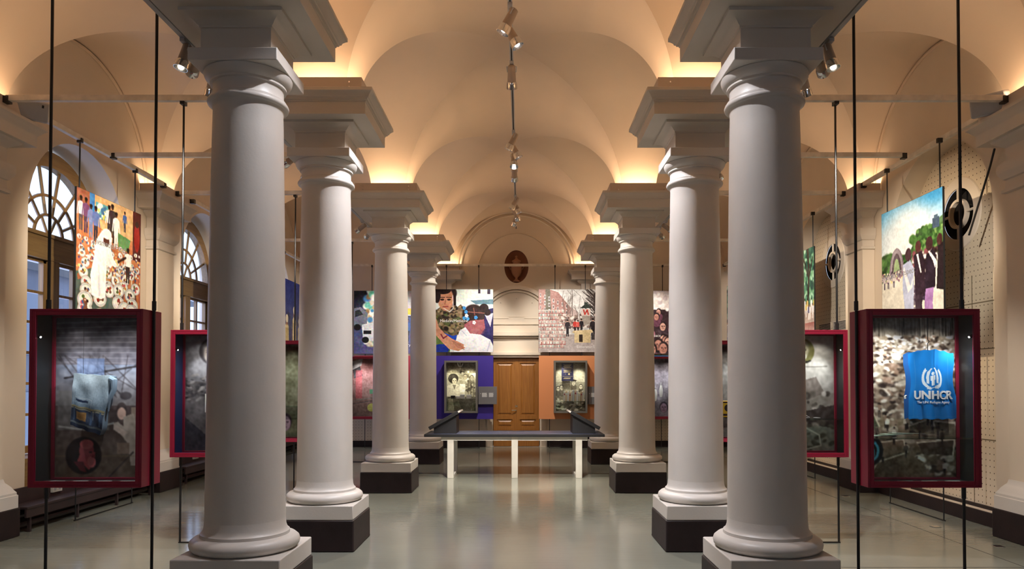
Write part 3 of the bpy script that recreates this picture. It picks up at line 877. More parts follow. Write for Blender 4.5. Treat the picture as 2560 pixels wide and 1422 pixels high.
def p_respect():
    c = Cv(180, 198, (230, 230, 226))
    c.grad(0, .5, (84, 160, 205), (246, 248, 248)); c.ell(.45, .25, .34, .2, (252, 252, 252), .9, soft=.6); c.ell(.15, .3, .2, .1, (220, 232, 240), .7, soft=.6); c.ell(.9, .02, .2, .08, (60, 150, 205), .8, soft=.6)
    c.poly([(0, .60), (1, .50), (1, 1), (0, 1)], (226, 224, 212)); c.noise(6, 6)
    c.scatter(260, (.52, .34, 1, .62), .015, .05, GREENS, .8); c.poly([(.5, .58), (.7, .38), (1, .24), (1, .62), (.5, .64)], (70, 108, 58), .85); c.scatter(320, (.62, .3, 1, .6), .01, .03, GREENS + [(120, 158, 90)])
    c.scatter(110, (0, .47, .2, .66), .02, .05, GREENS); c.scatter(80, (.3, .5, .45, .6), .015, .03, GREENS); c.rect(.85, .24, .95, .34, (58, 78, 100)); c.rect(.87, .22, .93, .26, (70, 92, 112))
    for rr, col in ((.105, (128, 116, 130)), (.088, (160, 150, 160)), (.070, (96, 84, 92))):
        th = [PI * i / 24 for i in range(25)]
        c.poly([(.27 - rr * 1.25 * math.cos(t), .67 - (.27 if rr > .08 else .22) * math.sin(t)) for t in th], col)
    c.poly([(.27 - .055 * math.cos(PI * i / 24), .67 - .17 * math.sin(PI * i / 24)) for i in range(25)], (150, 176, 130))
    c.rect(0, .64, .42, .69, (128, 118, 140)); c.scatter(90, (0, .62, .45, .72), .006, .014, [(230, 220, 210), (60, 50, 70), (150, 110, 130), (240, 230, 160)])
    for u in (.05, .12, .22): c.person(u, .78, .15, (210, 200, 200), (90, 80, 100), (190, 150, 130))
    c.scatter(90, (.55, .5, 1, .64), .018, .034, [(60, 38, 40), (90, 60, 62), (140, 80, 90), (230, 225, 228), (40, 26, 30)])
    for k in range(16): c.poly([(.45 + .4 * random.random(), .8 + .2 * random.random()) for _ in range(4)], (70, 54, 84), .6)
    # graduates seen from behind
    c.poly([(.38, .58), (.5, .55), (.56, .64), (.55, 1), (.40, 1), (.37, .8)], (186, 196, 226)); c.ell(.47, .50, .05, .062, (74, 50, 60)); c.poly([(.4, .6), (.5, .8), (.55, .72), (.53, .82), (.46, .86), (.38, .64)], (240, 240, 248))
    c.poly([(.56, .52), (.68, .5), (.74, .62), (.72, .92), (.58, .94)], (44, 28, 44)); c.ell(.63, .455, .045, .055, (90, 52, 52)); c.poly([(.60, .52), (.66, .7), (.68, .7), (.63, .52)], (240, 240, 244))
    c.poly([(.75, .56), (.85, .51), (.9, .58), (.88, .86), (.72, .88)], (34, 22, 40)); c.ell(.80, .46, .052, .066, (62, 36, 40)); c.poly([(.8, .52), (.9, .62), (.885, .7), (.85, .62), (.78, .53)], (236, 236, 240)); c.poly([(.74, .86), (.86, .86), (.84, 1), (.72, 1)], (170, 128, 190))
    c.poly([(.93, .5), (1, .48), (1, .9), (.9, .88)], (28, 16, 24)); c.ell(.95, .45, .04, .05, (70, 40, 40)); c.poly([(.57, .9), (.7, .9), (.68, 1), (.58, 1)], (60, 44, 60))
    c.noise(90, 10)
    return c
def p_medicine():
    c = Cv(176, 192, (214, 222, 218))
    c.grad(0, .3, (206, 220, 208), (236, 240, 238)); c.rect(.5, 0, 1, .14, (224, 230, 222)); c.rect(.74, 0, .78, .07, (60, 50, 70)); c.rect(.9, 0, .95, .08, (70, 60, 80)); c.poly([(.6, .18), (1, .16), (1, .24), (.7, .24)], (70, 110, 130), .8)
    c.poly([(.78, .34), (1, .3), (1, .9), (.75, .8)], (52, 46, 100)); c.poly([(.85, .4), (1, .38), (.95, .6)], (196, 196, 214))
    c.poly([(0, .6), (.3, .7), (.25, 1), (0, 1)], (96, 120, 62)); c.poly([(.12, .68), (.4, .62), (.36, .8), (.2, .95)], (28, 70, 180)); c.ell(.1, .95, .14, .08, (24, 50, 150))
    c.poly([(.0, .34), (.12, .26), (.3, .34), (.44, .24), (.54, .36), (.52, .7), (.3, .74), (0, .64)], (112, 98, 74))
    c.scatter(120, (0, .28, .52, .7), .018, .045, [(62, 52, 38), (140, 122, 90), (84, 92, 56), (40, 32, 28), (160, 140, 108)], .8)
    c.ell(.17, .06, .2, .14, (36, 22, 24)); c.rect(.28, .08, .36, .26, (36, 22, 24)); c.ell(.18, .16, .135, .185, (204, 146, 116), soft=.08); c.ell(.13, .02, .14, .06, (36, 22, 24)); c.ell(.03, .1, .06, .12, (36, 22, 24))
    for u in (.12, .235): c.ell(u, .165, .034, .016, (60, 34, 30)); c.line((u - .04, .13), (u + .04, .132), .008, (50, 28, 26))
    c.line((.18, .17), (.165, .235), .01, (166, 106, 84)); c.line((.13, .28), (.22, .275), .011, (150, 72, 68)); c.path([(.3, .1), (.31, .3), (.25, .36), (.14, .3)], .006, (220, 220, 224))
    c.ell(.66, .43, .19, .19, (52, 34, 34)); c.ell(.84, .30, .08, .07, (40, 26, 28)); c.ell(.9, .37, .06, .05, (40, 26, 28)); c.line((.66, .3), (.7, .5), .008, (140, 90, 80)); c.line((.55, .36), (.85, .38), .008, (140, 90, 80))
    c.poly([(.5, .56), (.6, .5), (.84, .48), (.86, .62), (.76, .74), (.5, .7)], (166, 96, 104)); c.ell(.71, .62, .13, .12, (172, 104, 110), soft=.3)
    for u, v, k in ((.5, .3, 0), (.53, .36, 0), (.5, .46, 0), (.56, .47, 0), (.7, .45, 0), (.54, .42, 1), (.67, .53, 1)):
        for j in range(5): c.ell(u + .018 * math.cos(j * 1.26), v + .018 * math.sin(j * 1.26), .014, .014, [(70, 150, 214), (244, 244, 246)][k])
    c.poly([(.42, .66), (.52, .6), (.6, .7), (.78, .72), (.95, .8), (1, .9), (1, 1), (.32, 1), (.34, .86)], (240, 242, 248)); c.line((.44, .64), (.54, .74), .008, (200, 206, 222)); c.line((.95, .82), (.9, .98), .01, (206, 212, 228))
    c.poly([(0, .42), (.06, .6), (.16, .7), (.28, .78), (.5, .88), (.52, .93), (.4, .98), (.24, .95), (.12, .84), (0, .72)], (208, 150, 122)); c.path([(.1, .72), (.14, .78), (.2, .74)], .014, (130, 46, 60))
    for k in range(4): c.path([(.28 + k * .03, .82 + k * .03), (.44 + k * .02, .88 + k * .025)], .007, (170, 110, 90))
    c.ell(.52, .9, .03, .025, (246, 244, 240)); c.noise(70, 9, mono=False)
    return c
def p_books():
    c = Cv(176, 192, (206, 204, 200))
    c.grad(0, .5, (222, 222, 220), (236, 234, 230)); c.grad(.72, 1, (170, 160, 156), (196, 186, 184)); c.noise(30, 10)
    c.poly([(0, 0), (.18, 0), (.34, .05), (.56, .3), (.56, .6), (0, .6)], (178, 138, 132)); c.poly([(.12, 0), (.2, 0), (.22, .4), (.12, .4)], (120, 116, 104))
    for k in range(7):
        for j in range(5):
            u = .02 + k * .075; v = .06 + j * .1 + k * .03
            c.rect(u, v, u + .028, v + .06, (232, 230, 228)); c.rect(u + .006, v + .008, u + .022, v + .05, (104, 84, 86))
    c.poly([(.55, .28), (.68, .36), (.7, .56), (.55, .6)], (200, 180, 176))
    for _ in range(26):                                     # bare branches
        u, v = random.uniform(.4, 1), random.uniform(0, .3)
        c.path([(u, v + .3), (u + random.uniform(-.05, .05), v + .1), (u + random.uniform(-.12, .12), v)], .004, (110, 100, 94), .7)
    for _ in range(70):
        u, v = random.uniform(.8, 1), random.uniform(0, .45)
        c.path([(.99, v + .1), (u, v), (u - .05, v - .04)], .005, (58, 48, 46), .8)
    c.rect(.96, .05, 1, .6, (60, 50, 48))
    c.path([(.58, .0), (.585, .5)], .006, (120, 112, 104))
    for r in range(11):                                     # crates of books, stacked
        v = .33 + r * .055
        for k in range(8):
            u = k * .056 + (r % 2) * .02
            if u > .42 + r * .008: continue
            c.rect(u, v, u + .052, v + .05, random.choice([(226, 218, 210), (206, 190, 182), (232, 226, 218)])); c.rect(u, v + .046, u + .053, v + .053, (150, 66, 62)); c.rect(u + .05, v, u + .054, v + .05, (160, 84, 78))
            for j in range(4): c.rect(u + .006 + j * .011, v + .008, u + .012 + j * .011, v + .044, random.choice([(120, 130, 128), (180, 120, 110), (240, 238, 232), (90, 90, 96), (150, 160, 150)]))
    c.scatter(120, (.36, .4, .98, .62), .012, .03, [(230, 222, 216), (190, 170, 160), (150, 130, 120), (110, 90, 86)], .7)
    c.poly([(.72, .3), (.8, .24), (.86, .24), (.92, .3)], (52, 62, 56)); c.rect(.79, .21, .85, .25, (60, 70, 62)); c.rect(.74, .31, .9, .42, (224, 206, 198)); c.path([(.78, .33), (.8, .4), (.84, .33), (.86, .4)], .012, (196, 60, 50)); c.rect(.75, .42, .89, .56, (170, 160, 150))
    c.person(.5, .75, .27, (44, 40, 46), (40, 36, 40), (190, 150, 130)); c.person(.63, .7, .22, (212, 74, 66), (60, 40, 44), (190, 150, 130)); c.person(.68, .69, .2, (222, 96, 86), (60, 40, 44), (190, 150, 130)); c.person(.74, .69, .22, (42, 36, 42), (40, 36, 40), (190, 150, 130)); c.person(.94, .8, .34, (36, 30, 34), (36, 30, 34), (180, 140, 120))
    c.poly([(.6, .66), (.92, .64), (.94, .68), (.9, .7), (.9, .85), (.62, .85), (.62, .7), (.58, .69)], (216, 196, 152)); c.rect(.7, .72, .76, .84, (60, 48, 40)); c.noise(80, 12)
    return c
def p_market():
    c = Cv(150, 160, (34, 40, 66))
    c.grad(0, .35, (22, 28, 44), (46, 52, 76)); c.grad(.55, 1, (74, 78, 122), (92, 94, 140)); c.noise(20, 10)
    c.scatter(200, (.2, .0, .62, .85), .025, .06, [(232, 232, 226), (214, 206, 190), (110, 190, 170), (80, 140, 190), (190, 170, 130), (246, 246, 240), (150, 120, 90)])
    c.poly([(0, .28), (.12, .26), (.24, .36), (.22, .56), (0, .6)], (110, 116, 132)); c.poly([(.02, .32), (.1, .3), (.16, .38), (.02, .42)], (36, 40, 50)); c.ell(.06, .58, .06, .05, (24, 24, 30))
    c.poly([(.14, .54), (.34, .5), (.38, .74), (.34, .8), (.16, .78)], (214, 218, 224)); c.rect(.17, .63, .3, .69, (30, 30, 38)); c.ell(.2, .78, .06, .05, (22, 22, 28)); c.ell(.16, .6, .02, .03, (246, 246, 250))
    c.rect(.62, .2, 1, .4, (190, 190, 200)); c.rect(.84, .0, 1, .2, (206, 210, 220)); c.rect(.85, .28, 1, .38, (216, 190, 60)); c.rect(.85, .42, 1, .6, (60, 70, 120))
    for u in (.7, .8, .92): c.person(u, .8, .36, (60, 90, 150), (40, 44, 70), (140, 100, 80))
    c.noise(60, 14, mono=False)
    return c
def p_peace():
    c = Cv(150, 160, (60, 40, 46))
    c.rect(0, 0, .38, 1, (46, 32, 36)); c.grad(0, .3, (240, 236, 232), (226, 214, 206), .3, 1); c.poly([(.35, .0), (1, .0), (1, .08), (.6, .05)], (214, 204, 206)); c.scatter(40, (.4, .05, 1, .3), .02, .05, [(226, 212, 206), (244, 240, 238), (206, 190, 190)])
    for k in range(34):
        v = .32 + .65 * (k / 34); u = random.uniform(.02, .98); r = .05 + .05 * (k / 34)
        c.ell(u, v + r * 1.5, r * 1.3, r * 1.3, random.choice([(70, 52, 60), (110, 66, 84), (40, 28, 34), (170, 110, 130)]))
        c.face(u, v, r, random.choice([(206, 156, 140), (190, 134, 118), (216, 168, 150)]), (42, 26, 28), (96, 56, 54), None, -1)
    c.poly([(.36, .84), (.44, .8), (.46, 1), (.36, 1)], (240, 236, 230)); c.noise(60, 10)
    return c
def p_tree():
    c = Cv(150, 160, (60, 110, 92))
    c.grad(0, .6, (52, 104, 92), (90, 150, 120)); c.scatter(420, (0, 0, 1, .6), .015, .05, [(40, 86, 76), (74, 130, 104), (110, 164, 128), (30, 66, 60), (150, 196, 170)])
    for u, w in ((.3, .03), (.55, .04), (.82, .03)): c.path([(u, .0), (u + .03, .3), (u - .01, .66)], w, (54, 48, 44)); c.path([(u, .3), (u - .12, .1)], w * .5, (54, 48, 44)); c.path([(u + .02, .35), (u + .14, .12)], w * .5, (54, 48, 44))
    c.grad(.62, 1, (150, 130, 122), (214, 206, 204)); c.grad(.82, 1, (150, 96, 92), (226, 222, 222))
    for k in range(26): c.person(.02 + k * .039, .74 + random.uniform(-.03, .05), .17, random.choice([(240, 240, 242), (220, 222, 230), (200, 180, 110), (90, 90, 130)]), (220, 220, 224), (60, 40, 36))
    c.noise(60, 12)
    return c
def p_night():
    c = Cv(150, 160, (28, 44, 120))
    c.grad(0, 1, (30, 56, 140), (26, 30, 84)); c.noise(5, 14); c.scatter(50, (0, .5, 1, .7), .02, .06, [(60, 70, 110), (90, 90, 110), (40, 40, 70)])
    for u, h in ((.16, .5), (.52, .66), (.8, .5)):
        c.poly([(u - .09, 1), (u - .08, 1 - h * .66), (u, 1 - h * .8), (u + .08, 1 - h * .66), (u + .1, 1)], (222, 206, 150)); c.ell(u, 1 - h * .83, .05, .075, (150, 100, 70)); c.ell(u, 1 - h * .88, .06, .06, (228, 220, 190))
        for k in range(7): c.line((u - .06 + k * .02, 1 - h * .6), (u - .07 + k * .022, 1), .006, (180, 150, 80))
    c.rect(.36, .7, .42, 1, (60, 40, 90)); c.noise(60, 12)
    return c
def p_crowd():
    c = Cv(150, 160, (96, 150, 130))
    c.grad(0, .5, (70, 128, 120), (170, 200, 180)); c.scatter(260, (0, 0, 1, .45), .02, .05, [(60, 110, 100), (120, 176, 150), (210, 230, 220), (40, 84, 80)])
    c.grad(.5, 1, (150, 140, 140), (190, 180, 180))
    for k in range(16): c.person(.03 + k * .062, 1.0 + random.uniform(-.05, .05), .5, random.choice([(230, 200, 206), (40, 40, 60), (220, 190, 170), (250, 248, 246)]), random.choice([(50, 70, 120), (40, 36, 50)]), (160, 110, 90))
    c.noise(60, 10)
    return c

PW, PHH = 1.44, 1.57
def photo_panel(name, lab, cv, loc, rz, text, tsize, tloc, tmat, rods_x=(-.62, .62), zt=BZ0, floor_bar=True, group='hanging colour photographs', z0=2.40):
    t = thing('photo_banner', lab, 'photograph', loc, rz, group)
    cv.finish()
    cv.mesh('print', PW, PHH, M['print'], t, (0, -.011, z0))
    MB().box(-PW / 2 - .004, PW / 2 + .004, -.010, .012, z0 - .003, z0 + PHH + .003).obj('backing', M['edge'], t, smooth=0)
    for x in rods_x:
        r = MB(); rods(r, (x,), z0 + PHH, zt + .02, .009, .02)
        if floor_bar: r.tube([(x, .022, .012), (x, .022, z0 + PHH)], .008, 8)
        r.obj('suspension_rod', M['black'], t)
    if floor_bar: MB().box(rods_x[0] - .02, rods_x[1] + .02, .012, .032, .002, .012).obj('foot_bar', M['black'], t)
    if text: text_mesh('lettering', text, tsize, tmat, t, (tloc[0] - PW / 2, -.0135, z0 + tloc[1]))
    return t
YB = [9.22, 12.97, 16.7]
photo_panel('', 'food market photograph with white plates, hung above the jeans case', p_food().squeeze(.88), (-5.17, YB[0], 0), PI / 2, 'Livsmedel/Food', .115, (.33, .965), M['textgrey'])
photo_panel('', 'middle wall photograph of a street crowd, hidden behind the near left column', p_crowd(), (-5.17, YB[1], 0), PI / 2, None, 0, None, None)
photo_panel('', 'deep blue night photograph with robed figures, seen between the first two left columns', p_night(), (-5.17, YB[2], 0), PI / 2, None, 0, None, None)
photo_panel('', 'graduates and white arch photograph, hung above the blue vest case', p_respect().squeeze(.86), (5.12, YB[0], 0), -PI / 2, 'Respekt/Respect', .115, (.06, .645), M['textgrey'])
photo_panel('', 'photograph of people in white under green trees, right of the near right column', p_tree(), (5.12, YB[1], 0), -PI / 2, None, 0, None, None)
photo_panel('', 'pale green crowd photograph, glimpsed between the first two right columns', p_crowd(), (5.12, YB[2], 0), -PI / 2, None, 0, None, None)
YE = 17.98
photo_panel('', 'photograph of a street market and white car, left end of the far row', p_market(), (-3.33, YE - .02, -.04), 0, 'ry', .10, (1.33, .185), M['textwhite'], (-.28, .5), BZ0 + .04, False)
photo_panel('', 'photograph of a woman in camouflage tending a girl, above the blue panel', p_medicine(), (-1.30, YE, 0), 0, 'Medicin/Medicine', .10, (.11, .75), M['textwhite'], (-.45, .36), BZ0, False)
photo_panel('', 'photograph of a street book market, above the orange panel', p_books(), (1.28, YE, 0), 0, 'Litteratur/Literature', .10, (.95, .10), M['textwhite'], (-.31, .45), BZ0, False)
photo_panel('', 'photograph of crowded faces, right end of the far row', p_peace(), (3.26, YE - .02, -.04), 0, 'Fred/Peace', .10, (.62, .42), M['textwhite'], (-.5, .4), BZ0 + .04, False)

# ------------------------------------------------------------------ display cases
CW, CH, CD, CZ = .82, 1.29, .27, .89
def emblem(c, u, v, r, col):
    """two sheltering hands over a figure inside a laurel wreath"""
    q = r / c.asp
    for s in (-1, 1):
        for k in range(13):
            t = -1.30 + k * .175
            a, b = u + s * q * .92 * math.cos(t), v - r * .92 * math.sin(t)
            c.ell(a, b, q * .13, r * .062, col, 1, -s * (t + PI / 2 - .5) * 1.0, .15)
            c.ell(a - s * q * .10 * math.cos(t), b + r * .1 * math.sin(t), q * .10, r * .05, col, 1, -s * (t + PI / 2 + .6), .15)
        c.path([(u + s * q * .88 * math.cos(-1.35 + k * .2), v - r * .88 * math.sin(-1.35 + k * .2)) for k in range(12)], r * .02, col)
        c.poly([(u + s * q * .18, v - r * .62), (u + s * q * .02, v - r * .78), (u + s * q * .16, v - r * .80), (u + s * q * .48, v - r * .45), (u + s * q * .58, v - r * .05), (u + s * q * .55, v + r * .5), (u + s * q * .32, v + r * .5), (u + s * q * .34, v - r * .1)], col)
    c.ell(u, v - r * .34, q * .13, r * .14, col)
    c.poly([(u - q * .2, v - r * .16), (u + q * .2, v - r * .16), (u + q * .22, v + r * .22), (u + q * .13, v + r * .24), (u + q * .12, v + r * .66), (u - q * .12, v + r * .66), (u - q * .13, v + r * .24), (u - q * .22, v + r * .22)], col)
    c.path([(u - q * .5, v + r * .92), (u, v + r * .82), (u + q * .5, v + r * .92)], r * .03, col)
    return c
def b_factory():
    c = Cv(130, 205, (74, 70, 72))
    c.grad(0, .3, (60, 58, 64), (86, 84, 92)); c.grad(.3, .55, (96, 102, 116), (110, 104, 104)); c.grad(.55, 1, (78, 66, 66), (90, 76, 62)); c.noise(10, 8)
    for k in range(9): c.line((0, .04 + k * .03), (1, .02 + k * .034), .004, (120, 118, 124), .5)
    for k in range(14): c.line((random.random(), .24), (random.random(), .5), .004, (52, 48, 52), .7)
    c.line((.1, .38), (.9, .30), .008, (44, 42, 46)); c.rect(.22, .26, .5, .36, (92, 112, 150), .6); c.rect(.03, .46, .55, .7, (104, 102, 100), .7); c.path([(.05, .68), (.3, .70), (.6, .66)], .008, (150, 146, 140))
    for u in (.84, .92): c.line((u, .2), (u, .6), .006, (120, 110, 100))
    for k in range(9): c.line((.84, .22 + k * .04), (.92, .22 + k * .04), .004, (120, 110, 100))
    c.rect(.78, .56, .98, .64, (128, 112, 100)); c.ell(.68, .57, .05, .04, (60, 50, 50)); c.ell(.68, .6, .045, .038, (176, 146, 132)); c.ell(.72, .49, .06, .025, (60, 56, 60))
    c.poly([(.7, .62), (.8, .6), (.86, .7), (.84, .92), (.78, .92), (.74, .78), (.66, .72), (.6, .66), (.64, .65), (.7, .68)], (150, 138, 126)); c.poly([(.6, .66), (.75, .72), (.7, .74), (.6, .7)], (166, 150, 138)); c.rect(.64, .78, .76, .85, (116, 98, 84)); c.line((.8, .84), (.55, 1), .006, (60, 52, 50))
    c.ell(.98, .94, .06, .06, (60, 54, 52)); c.ell(.98, .94, .035, .035, (110, 96, 88)); c.rect(.0, .86, 1, .87, (120, 100, 70), .3)
    c.noise(60, 10)
    q = .115
    c.ell(.30, .86, q / c.asp, q, (26, 22, 26), soft=.03); c.ell(.33, .83, .075, .055, (150, 66, 70)); c.poly([(.27, .84), (.42, .84), (.4, .90), (.36, .95), (.27, .9), (.22, .92)], (150, 66, 70)); c.ell(.33, .79, .07, .03, (170, 84, 86)); c.ell(.38, .9, .045, .035, (174, 90, 92)); c.poly([(.2, .9), (.3, .9), (.33, .965), (.27, .955)], (90, 36, 44))
    c.ell(.37, .84, .015, .006, (60, 24, 30)); c.ell(.40, .865, .02, .01, (130, 50, 56))
    return c
def b_camp():
    c = Cv(130, 205, (116, 102, 84))
    c.grad(0, .12, (110, 104, 92), (140, 132, 118))
    for k in range(70):
        u = random.random(); c.line((u, 0), (u + random.uniform(-.01, .01), random.uniform(.06, .2)), .003, random.choice([(60, 54, 46), (170, 164, 150), (90, 84, 74)]))
    pal = [(70, 58, 48), (150, 136, 116), (196, 188, 172), (104, 88, 74), (132, 110, 92), (52, 42, 36), (170, 158, 140)]
    c.grad(.12, .62, (150, 140, 122), (120, 102, 84)); c.scatter(520, (0, .12, 1, .34), .008, .022, pal + [(216, 210, 198), (226, 222, 212)], .5); c.scatter(420, (0, .3, 1, .62), .012, .034, pal, .5)
    c.grad(.62, 1, (122, 106, 84), (92, 76, 60)); c.scatter(240, (0, .6, 1, 1), .01, .03, pal, .6)
    for pts, col in (([(0, .64), (.16, .60), (.22, .68), (.1, .72), (0, .72)], (78, 82, 60)), ([(.5, .68), (.7, .64), (.98, .66), (1, .74), (.6, .72)], (104, 92, 72)), ([(.1, 1), (.2, .9), (.5, .84), (.66, .9), (.7, 1)], (96, 80, 62)), ([(.6, .78), (.98, .76), (.96, .86), (.66, .85)], (74, 60, 48)), ([(.2, .78), (.46, .76), (.5, .84), (.24, .86)], (116, 96, 76))):
        c.poly(pts, col); c.path(pts[:3], .006, (186, 172, 148))
    for k in range(26): c.person(random.random(), random.uniform(.6, .99), .09, random.choice(pal), (50, 40, 36), (140, 108, 88))
    c.noise(90, 16); c.noise(40, 10)
    for k in range(9): c.rect(.03, .255 + k * .03 + (.04 if k > 2 else 0), .10, .265 + k * .03 + (.04 if k > 2 else 0), (150, 180, 200), .5)
    c.ell(.10, .83, .155, .1, (20, 24, 28), soft=.03); emblem(c, .10, .83, .075, (70, 150, 170))
    return c
def b_ruin():
    c = Cv(110, 170, (96, 96, 98)); c.grad(0, .4, (118, 118, 124), (104, 102, 104)); c.grad(.4, 1, (88, 84, 84), (96, 92, 94)); c.noise(8, 8); c.scatter(150, (0, .34, 1, .56), .01, .03, [(70, 68, 70), (120, 116, 114), (54, 52, 54)], .4)
    c.poly([(0, .7), (.5, .96), (.4, 1), (0, 1)], (50, 50, 58)); c.noise(60, 8); c.ell(.37, .14, .17, .11, (54, 50, 54)); c.face(.375, .15, .10, (160, 152, 146), (96, 92, 92), (50, 46, 46)); c.noise(40, 6)
    c.rect(.295, .505, .62, .665, (230, 222, 200)); c.rect(.31, .512, .605, .56, (236, 232, 216)); c.rect(.31, .56, .605, .658, (40, 24, 20)); c.ell(.43, .61, .11, .042, (206, 130, 50)); c.ell(.40, .60, .04, .03, (246, 200, 110)); c.scatter(16, (.32, .57, .59, .65), .01, .02, [(150, 70, 30), (230, 170, 80), (60, 30, 24)])
    return c
def b_writer():
    c = Cv(110, 170, (150, 148, 140)); c.grad(0, .5, (176, 174, 164), (150, 146, 138)); c.grad(.5, 1, (134, 128, 118), (126, 122, 112)); c.noise(6, 10)
    c.line((.05, .28), (.9, .27), .004, (100, 96, 88)); c.path([(.2, .36), (.4, .40), (.55, .48)], .004, (110, 104, 96)); c.poly([(.5, .4), (.74, .36), (.86, .5), (.6, .56)], (110, 102, 94)); c.scatter(60, (0, .5, .9, .7), .012, .03, [(90, 84, 76), (166, 160, 150), (70, 64, 58)]); c.poly([(.55, .66), (1, .6), (1, .8), (.5, .76)], (62, 54, 50)); c.scatter(50, (0, .72, 1, 1), .015, .04, [(84, 76, 66), (140, 132, 120)], .6)
    c.path([(.6, .8), (.78, .86), (.8, .95), (.6, .98)], .008, (176, 170, 158)); c.noise(50, 9)
    q = .110
    c.ell(.55, .14, q / c.asp, q, (112, 110, 66), soft=.03); c.face(.55, .13, .078, (196, 192, 160), (150, 146, 112), (70, 66, 40), (216, 214, 190)); c.poly([(.42, .215), (.55, .232), (.68, .215), (.64, .237), (.55, .245), (.46, .237)], (36, 34, 26))
    return c
def b_grey(face=True, tone=(84, 82, 78)):
    c = Cv(110, 170, tone); c.noise(5, 16); c.noise(14, 12); c.scatter(50, (0, .1, 1, .7), .02, .07, [tuple(max(0, t - 26) for t in tone), tuple(t + 22 for t in tone)], 1, .5); c.rect(.5, .02, .9, .9, tuple(int(t * .8) for t in tone), .4)
    if face: c.face(.6, .84, .09, (120, 96, 110), (36, 30, 38), (60, 44, 56))
    c.noise(50, 10)
    return c
def b_crash():
    c = Cv(110, 170, (118, 70, 72)); c.grad(0, 1, (130, 84, 84), (90, 74, 68)); c.noise(6, 18); c.poly([(0, .14), (.2, .1), (.3, .3), (.06, .34)], (60, 58, 62)); c.poly([(.0, .05), (.3, .0), (.26, .12), (0, .2)], (160, 156, 158)); c.rect(.1, .2, .28, .68, (150, 60, 66), .6); c.line((0, .74), (1, .62), .01, (90, 84, 78)); c.line((0, .78), (1, .68), .008, (66, 60, 58)); c.ell(.55, .84, .12, .07, (140, 140, 70)); c.noise(50, 12)
    return c
def b_medic():
    c = Cv(110, 170, (120, 114, 90)); c.grad(0, .22, (70, 64, 48), (130, 124, 100)); c.grad(.22, .7, (150, 146, 122), (170, 164, 138)); c.noise(8, 14)
    c.path([(.36, .02), (.4, .08), (.5, .08), (.54, .03)], .012, (220, 216, 190)); c.path([(.45, .0), (.45, .14)], .008, (210, 206, 180))
    c.ell(.22, .33, .17, .10, (44, 40, 30)); c.face(.26, .38, .075, (176, 168, 138), (40, 36, 28), (84, 78, 58)); c.poly([(.02, .48), (.14, .45), (.36, .45), (.5, .5), (.46, .7), (0, .7)], (196, 190, 164)); c.poly([(.2, .46), (.32, .46), (.26, .56)], (120, 112, 90))
    c.scatter(46, (.45, .18, .98, .46), .02, .05, [(90, 84, 64), (190, 184, 158), (136, 130, 104), (60, 54, 42)], .9); c.face(.62, .3, .06, (150, 142, 114), (64, 58, 44), (80, 74, 56)); c.face(.84, .32, .055, (140, 134, 108), (60, 54, 42), (80, 74, 56))
    c.rect(.44, .44, .62, .62, (214, 210, 186)); c.rect(.46, .46, .60, .6, (222, 218, 196)); c.scatter(30, (.64, .42, .98, .68), .015, .04, [(70, 64, 50), (160, 154, 128), (110, 104, 82)])
    for u in (.72, .8, .9): c.line((u, .36), (u, .7), .008, (70, 64, 48))
    c.rect(0, .71, 1, 1, (86, 80, 64)); c.poly([(.05, .74), (.2, .72), (.26, 1), (.06, 1)], (136, 128, 106)); c.poly([(.4, .76), (.9, .74), (.8, .98), (.5, .98)], (64, 58, 46)); c.noise(50, 14)
    return c
def b_reader():
    c = Cv(110, 170, (132, 128, 108)); c.grad(0, .4, (120, 116, 96), (160, 156, 134)); c.noise(6, 10)
    for u, v, r in ((.1, .54, .05), (.22, .52, .055), (.62, .42, .06), (.86, .5, .05)):
        c.ell(u, v + .1, r * 1.6, r * 1.5, (90, 84, 70)); c.face(u, v, r, (190, 184, 160), (60, 54, 44), (80, 74, 60))
    c.ell(.62, .375, .1, .02, (50, 46, 38)); c.rect(0, .72, 1, 1, (120, 114, 94)); c.scatter(60, (0, .72, 1, 1), .02, .05, [(190, 184, 160), (84, 78, 62), (210, 206, 184)], .6); c.noise(50, 12)
    return c

